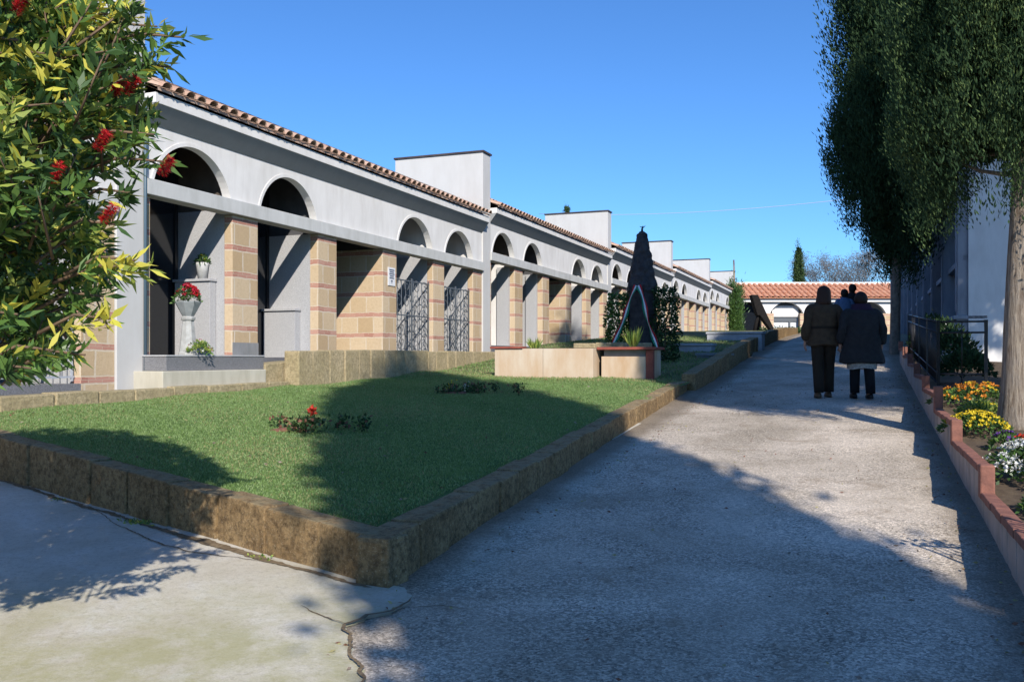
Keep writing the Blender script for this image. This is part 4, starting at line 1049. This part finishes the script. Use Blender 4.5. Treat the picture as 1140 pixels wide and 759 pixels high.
def upper_lawn_things():
    for (a, b, wa, wb, z0, z1, m, label) in ((11.8, 4.55, .6, .9, -.2, .33, 'tomb_stone', 'pale stone block tomb right of the obelisk on the upper lawn'), (16.5, 4.6, .8, 1.5, .2, .72, 'tomb_stone', 'long pale stone tomb on the upper lawn below the hedge'),
                                           (10.4, 5.35, .5, .7, -.3, .10, 'grey_stone', 'low dark stone block at the foot of the obelisk')):
        root = thing('stone_tomb', label, 'tomb', a, b, 0, 0, 'tombs on the upper lawn')
        mb = MB(); mb.box(0, wa, -wb, 0, z0-.2, z1-.06, m); mb.build('body', root, bevel=.012)
        mb = MB(); mb.box(-.03, wa+.03, -wb-.03, .03, z1-.058, z1, m); mb.build('lid', root, bevel=.01)
    # small dark rose bush statue-like plant
    rs = np.random.RandomState(8); o = thing('rose_bush', 'small dark rose bush standing before the pale tomb', 'plant', 11.2, 4.35, 0)
    mb = MB()
    for i in range(7):
        t = rs.uniform(0, 6.28); mb.tube([(0, 0, -.15), (.05*math.cos(t), .05*math.sin(t), .25), (.14*math.cos(t), .14*math.sin(t), .5+rs.uniform(0, .25))], [.012, .009, .005], 'twig', 5)
    mb.build('stems', o); n = 420; C = rs.normal(0, 1, (n, 3))*np.array([.1, .1, .13])+np.array([0, 0, .55])
    quads_obj('foliage', leafquads(C, rs.normal(0, 1, (n, 3)), .06, .04, rs), ['leaf_dark', 'cyp_b'], rs.randint(0, 2, n), o)
    # leaning black sculpture near the end building
    x, y = (847-570)*.046, 46
    root = bpy.data.objects.new('leaning_sculpture', None); S.collection.objects.link(root); root.location = (x, y, EYE+1.3); tagit(root, 'black leaning slab sculpture in front of the end building', 'sculpture')
    mb = MB()
    def sl(p, q, w0, w1, d=.25):
        P = [(p[0]-w0, -d, p[1]), (p[0]+w0, -d, p[1]), (p[0]-w0, d, p[1]), (p[0]+w0, d, p[1]), (q[0]-w1, -d, q[1]), (q[0]+w1, -d, q[1]), (q[0]-w1, d, q[1]), (q[0]+w1, d, q[1])]; mb.hexa(P, 'bronze')
    sl((.55, .1), (.05, .9), .10, .2); sl((.02, .85), (-.38, 1.9), .26, .17); mb.build('slab', root, bevel=.03)
    mb = MB(); mb.tube([(-.35, 0, -.1), (-.2, 0, .6), (-.05, 0, 1.1)], [.10, .09, .12], 'bronze', 8); mb.build('strut', root)
    mb = MB(); mb.box(-.8, .9, -.4, .4, -.5, .0, 'grey_stone'); mb.build('plinth', root, bevel=.02)
    for i in range(9):
        a = 36+i*.0; xx = (850+i*5.5-570)*.047; rs = np.random.RandomState(60+i); o = bpy.data.objects.new('flower_plant', None); S.collection.objects.link(o); o.location = (xx, 47, EYE+1.32)
        tagit(o, 'small dark plant in the row below the end building doorway', 'plant', 'small dark plants in a row before the end building')
        n = 120; C = rs.normal(0, 1, (n, 3))*np.array([.1, .08, .07])+np.array([0, 0, .12]); quads_obj('foliage', leafquads(C, rs.normal(0, 1, (n, 3)), .1, .06, rs), ['leaf_dark', 'cyp_b'], rs.randint(0, 2, n), o)
upper_lawn_things()

# ------------------------------------------------------------------ urn, pots
def urn():
    root = thing('flower_urn', 'grey faceted pedestal urn with red flowers in the first bay', 'urn', .58, .22, .035)
    mb = MB(); mb.lathe([(.13, 0), (.13, .03), (.12, .05), (.075, .46), (.095, .47), (.10, .50), (.075, .52)], 'pot_stone', 8, sm=False, off=.5); mb.build('pedestal', root)
    mb = MB(); mb.lathe([(.075, .52), (.10, .56), (.175, .70), (.18, .72), (.16, .72), (.13, .68)], 'pot_grey', 8, sm=False, off=.5); mb.build('bowl', root)
    o = mound('cyclamen', 'bunch of red flowers with green leaves growing in the pedestal urn', .58, .22, .035+.68, .17, .26, ['crimson', 'red'], 420, 46, .045, seed=51, ls=.05)
    o = mound('potted_flower', 'small green plant with pale pink flowers at the foot of the urn', .62, .36, .035, .17, .20, ['white', 'pink'], 420, 12, .03, ('leaf_green', 'leaf_lime'), seed=52)
    o = thing('plant_pot', 'white tapered pot on the granite shelf of the first bay', 'pot', 1.68, -.48, 1.172)
    mb = MB(); mb.lathe([(.065, 0), (.09, .2), (.095, .24), (.08, .24), (.075, .2)], 'pot_white', 16); mb.build('pot', o)
    mound('potted_flower', 'green plant growing in the white pot on the granite shelf', 1.68, -.48, 1.38, .09, .16, ['yellow'], 220, 3, .02, seed=53)
urn()

# ------------------------------------------------------------------ black railing
def railing():
    root = thing('iron_railing', 'black iron railing round the grave plots beside the path', 'railing', 3.7, 9.6, 0)
    zb, ztp = -.50, .46
    def run(x0, y0, x1, y1, zr0, zr1, n, posts):
        mb = MB(); bars = MB()
        for z in (0, -.14, -.67, -.80):
            mb.tube([(x0, y0, zr0+z), (x1, y1, zr1+z)], .014, 'iron', 6)
        for i in range(n+1):
            t = i/n; bars.tube([(x0+(x1-x0)*t, y0+(y1-y0)*t, zr0+(zr1-zr0)*t-.80), (x0+(x1-x0)*t, y0+(y1-y0)*t, zr0+(zr1-zr0)*t)], .007, 'iron', 5)
        for i in range(posts+1):
            t = i/posts; bars.box(x0+(x1-x0)*t-.02, x0+(x1-x0)*t+.02, y0+(y1-y0)*t-.02, y0+(y1-y0)*t+.02, zr0+(zr1-zr0)*t-1.1, zr0+(zr1-zr0)*t+.02, 'iron')
        mb.build('rail', root); bars.build('bars', root)
    run(0, 0, 0, -.55, ztp, ztp, 2, 1)
    run(0, 0, 8, 0, ztp, ztp+.45, 40, 4)
    run(.0, -.57, 0, -1.6, -.34+.0, -.34, 3, 1) if False else None
railing()
# small grave frame right of the picture edge whose shadow falls on the path
def grave_frame():
    root = thing('iron_flower_stand', 'small black iron flower stand in the flower bed just out of frame', 'stand', -4.32, 10.08, -1.15)
    mb = MB()
    for y in (0, .26): mb.tube([(0, y, 0), (0, y, 1.02)], .012, 'iron', 6)
    for z in (.58, 1.0): mb.tube([(0, -.02, z), (0, .28, z)], .013, 'iron', 6)
    for i in range(1, 5): mb.tube([(0, .26*i/5, .58), (0, .26*i/5, 1.0)], .006, 'iron', 5)
    for i in range(1, 3): mb.tube([(0, 0, .58+.14*i), (0, .26, .58+.14*i)], .006, 'iron', 5)
    mb.build('frame', root)
    rs = np.random.RandomState(3); n = 60; C = rs.normal(0, 1, (n, 3))*np.array([.03, .09, .03])+np.array([0, .13, 1.05])
    quads_obj('leaves', leafquads(C, rs.normal(0, 1, (n, 3)), .06, .03, rs), ['leaf_green'], np.zeros(n, int), root)
grave_frame()

# ------------------------------------------------------------------ overhead wire
def wire():
    p0 = Vector((.03*62, 62, EYE+(398-238)*.062)); p1 = Vector((.45*48, 48, EYE+(398-212)*.048)); mb = MB(); pts = []
    for i in range(25):
        t = i/24; p = p0+(p1-p0)*t; p.z -= .5*4*t*(1-t)*1.0; pts.append(p)
    mb.tube(pts, .016, 'wire_pale', 5); o = mb.build('overhead_wire'); tagit(o, 'thin pale overhead wire crossing the blue sky', 'wire')
wire()

# ------------------------------------------------------------------ people
def ell(cx, cy, z, rx, ry, n=20, f=0): return [(cx+rx*math.cos(2*math.pi*j/n), cy+ry*math.sin(2*math.pi*j/n)+f, z) for j in range(n)]
def person(label, x, y, gz, H, coat, trou, hair, shoe, hem=.78, wide=1.0, hemw=1.0, lean=0, belt=None, collar=None, under=None, stride=.12, long_hair=True, turn=0, group=None, hunch=0):
    root = bpy.data.objects.new('person', None); S.collection.objects.link(root); root.location = (x, y, gz); root.rotation_euler = (0, 0, turn); root.scale = (H/1.7,)*3
    tagit(root, label, 'person', group)
    V = []; E = []; Rr = []
    def add(p, r, par=None):
        V.append(p); Rr.append(r)
        if par is not None: E.append((par, len(V)-1))
        return len(V)-1
    hp = add((0, 0, .93), (.13, .10)); wa = add((0, .01, 1.10), (.12, .09), hp); ch = add((0, .01+hunch*.3, 1.30), (.15, .10), wa); nk = add((0, .02+hunch*.6, 1.45), (.055, .055), ch)
    hd = add((0, .03+hunch, 1.54), (.075, .085), nk); ht = add((0, .03+hunch, 1.63), (.07, .08), hd); add((0, .11+hunch, 1.56), (.02, .02), hd)
    for sx in (-1, 1):
        add((sx*.075, .03+hunch, 1.56), (.015, .02), hd)
        sh = add((sx*.16*wide, .01+hunch*.5, 1.37), (.045, .045), ch); el = add((sx*.232*wide, -.03, 1.11), (.036, .036), sh); wr = add((sx*.235*wide, .06, .90), (.028, .028), el)
        pm = add((sx*.235*wide, .09, .82), (.035, .02), wr)
        for k in range(4):
            f1 = add((sx*.235*wide, .06+.02*k, .77-.006*k), (.010, .010), pm); f2 = add((sx*.225*wide, .065+.02*k, .735-.004*(k % 3)), (.009, .009), f1); add((sx*.21*wide, .065+.02*k, .715-.004*(k % 3)), (.008, .008), f2)
        th = add((sx*.215*wide, .125, .83), (.011, .011), pm); add((sx*.205*wide, .14, .795), (.009, .009), th)
        lg = add((sx*.085, 0, .86), (.085, .09), hp); kn = add((sx*.09, sx*stride*.5+.02, .48), (.055, .06), lg); an = add((sx*.09, sx*stride*.9-.02, .09), (.038, .042), kn); add((sx*.10, sx*stride*.9+.12, .03), (.035, .025), an)
    me = bpy.data.meshes.new('body'); me.from_pydata(V, E, []); me.materials.append(M['skin'])
    bo = bpy.data.objects.new('body', me); S.collection.objects.link(bo); bo.parent = root
    sk = bo.modifiers.new('skin', 'SKIN'); sk.use_smooth_shade = True
    for i, r in enumerate(Rr): me.skin_vertices[0].data[i].radius = r
    me.skin_vertices[0].data[0].use_root = True
    ss = bo.modifiers.new('sub', 'SUBSURF'); ss.levels = 1; ss.render_levels = 2
    # coat with sleeves
    mb = MB(); wv = .012
    def rg(z, rx, ry, dy=0, wav=0):
        n = 28; return [((rx*wide*(1+wav*math.sin(5*t)))*math.cos(t), dy+(ry*(1+wav*math.sin(4*t+1)))*math.sin(t), z+wav*.2*math.sin(3*t)) for t in [2*math.pi*j/n for j in range(n)]]
    mb.rings([rg(hem-.01, .21*hemw, .165*hemw, 0, .05), rg(hem, .215*hemw, .17*hemw, 0, .05), rg((hem+1.0)/2, .20*(1+hemw)/2, .16, 0, .03), rg(1.0, .195, .15, 0, .02), rg(1.08, .185, .145, .005, .02), rg(1.22, .20, .15, .01+hunch*.2), rg(1.33, .205, .145, .01+hunch*.4), rg(1.40, .17, .115, .015+hunch*.5), rg(1.445, .095, .085, .02+hunch*.6), rg(1.475, .075, .075, .02+hunch*.65)], coat)
    for sx in (-1, 1):
        mb.tube([(sx*.08*wide, .01+hunch*.5, 1.385), (sx*.155*wide, .01+hunch*.5, 1.375), (sx*.185*wide, .0+hunch*.4, 1.31), (sx*.212*wide, -.015+hunch*.2, 1.20), (sx*.232*wide, -.03, 1.11), (sx*.234*wide, .02, .99), (sx*.234*wide, .06, .86)], [.04, .075, .083, .080, .076, .068, .060], coat, 14)
    co = mb.build('coat', root); s2 = co.modifiers.new('sub', 'SUBSURF'); s2.levels = 1; s2.render_levels = 2
    tx = bpy.data.textures.new('folds', 'CLOUDS'); tx.noise_scale = .18
    dm = co.modifiers.new('disp', 'DISPLACE'); dm.texture = tx; dm.strength = .034; dm.mid_level = .3
    if belt:
        mb = MB(); mb.rings([rg(1.045, .20, .158), rg(1.085, .20, .158)], belt, False); mb.build('belt', root)
    if collar:
        mb = MB(); mb.rings([rg(1.41, .15, .115, .01+hunch*.5), rg(1.46, .115, .10, .01+hunch*.6), rg(1.51, .105, .10, .02+hunch*.7)], collar, False); mb.build('collar', root)
    if under:
        mb = MB(); mb.rings([rg(hem-.10, .165, .13, 0, .06), rg(hem-.0, .17, .135, 0, .04), rg(hem+.1, .16, .13)], under, False); mb.build('shirt_hem', root)
    mb = MB()
    for sx in (-1, 1):
        mb.tube([(sx*.085, 0, .95), (sx*.09, .005, .80), (sx*.095, sx*stride*.5+.02, .50), (sx*.095, sx*stride*.8, .25), (sx*.095, sx*stride*.9-.02, .08)], [.105, .10, .082, .076, .072], trou, 14)
    mb.build('trousers', root)
    for sx in (-1, 1):
        mb = MB(); yb = sx*stride*.9
        mb.rings([ell(sx*.097, yb-.08, z, .01+r, .02, 10) if False else [(sx*.097+(.048*k)*math.cos(t), yb+.05+(.14*k)*math.sin(t), z) for t in [2*math.pi*j/14 for j in range(14)]] for k, z in ((1, 0), (1.02, .03), (.9, .06), (.6, .09))], shoe); mb.build('shoe', root)
    # hair
    mb = MB(); cy = .02+hunch
    prof = [(1.40 if long_hair else 1.475, .105 if long_hair else .05), (1.45, .125 if long_hair else .055), (1.50, .118 if long_hair else .07), (1.55, .108), (1.60, .108), (1.65, .098), (1.69, .072), (1.715, .025)]
    mb.rings([[(r*.98*math.cos(t), cy-.015+(r*1.05 if math.sin(t) < .2 else r*.5)*math.sin(t), z) for t in [2*math.pi*j/18 for j in range(18)]] for z, r in prof], hair)
    ho = mb.build('hair', root); s3 = ho.modifiers.new('sub', 'SUBSURF'); s3.levels = 1; s3.render_levels = 2
    dm = ho.modifiers.new('disp', 'DISPLACE'); dm.texture = tx; dm.strength = .02
    return root
def gz_world(x, y):
    rx, ry = x-OX, y-OY; a = FX*rx+FY*ry; return EYE+G(a)
def pp(px, Z): return ((px-570)/1000*Z, Z)
x, y = pp(917, 13.6)
person('person in a brown belted coat and dark trousers walking away, left of the pair', x, y, gz_world(x, y)+.01, 1.68, 'coat_brown', 'trousers_brown', 'hair_brown', 'shoe', .80, 1.10, 1.02, belt='trousers_brown', turn=R(-6), stride=.10)
x, y = pp(960, 13.35)
person('person in a wide dark grey coat with pale shirt hem, right of the pair', x, y, gz_world(x, y)+.01, 1.58, 'coat_grey', 'trousers_black', 'hair_dark', 'shoe_black', .57, 1.38, 1.20, collar='collar_plum', under='shirt_pale', turn=R(-4), stride=-.10, long_hair=False, hunch=.07)
x, y = pp(949, 25)
person('person farther up the path in a blue jacket, taller of the distant two', x, y, gz_world(x, y)+.01, 1.76, 'coat_grey', 'trousers_black', 'hair_dark', 'shoe_black', .8, 1, 1, turn=R(5), long_hair=False)
x, y = pp(940, 24.3)
person('person farther up the path in a light blue jacket, shorter and on the left', x, y, gz_world(x, y)+.01, 1.62, 'jacket_blue', 'trousers_black', 'hair_dark', 'shoe_black', .8, 1, 1, turn=R(-5), long_hair=False)

N = 260
a = nr.uniform(-4.3, 6, N); b = nr.uniform(.8, 5.9, N); z = np.array([lawn_z(p, q) for p, q in zip(a, b)])+.02
C = np.stack([a, -b, z], 1)[a > ka(b)+.25]; D = nr.normal(0, 1, (len(C), 3))*np.array([1, 1, .2])
o = quads_obj('fallen_leaves', leafquads(C, D, nr.uniform(.02, .05, len(C)), .018), ['mulch', 'grass_dry', 'bark_pale'], nr.randint(0, 3, len(C))); inframe(o)
tagit(o, 'dry fallen leaves scattered over the front lawn', 'leaves', kind='stuff')
# a few dry leaves and pebbles scattered on the path
N = 1100
a = nr.uniform(-9, 10, N); b = np.where(nr.uniform(0, 1, N) < .5, nr.uniform(6.3, 9.4, N), np.where(nr.uniform(0, 1, N) < .6, 9.42-np.abs(nr.normal(0, .10, N)), 6.42+np.abs(nr.normal(0, .08, N))))
z = np.array([G(q) for q in a])+.012; C = np.stack([a, -b, z], 1); D = nr.normal(0, 1, (N, 3))*np.array([1, 1, .12])
o = quads_obj('fallen_leaves', leafquads(C, D, nr.uniform(.015, .04, N), nr.uniform(.01, .018, N)), ['mulch', 'grass_dry', 'bark'], nr.randint(0, 3, N)); inframe(o)
tagit(o, 'dry leaves and crumbs scattered over the path', 'leaves', kind='stuff')
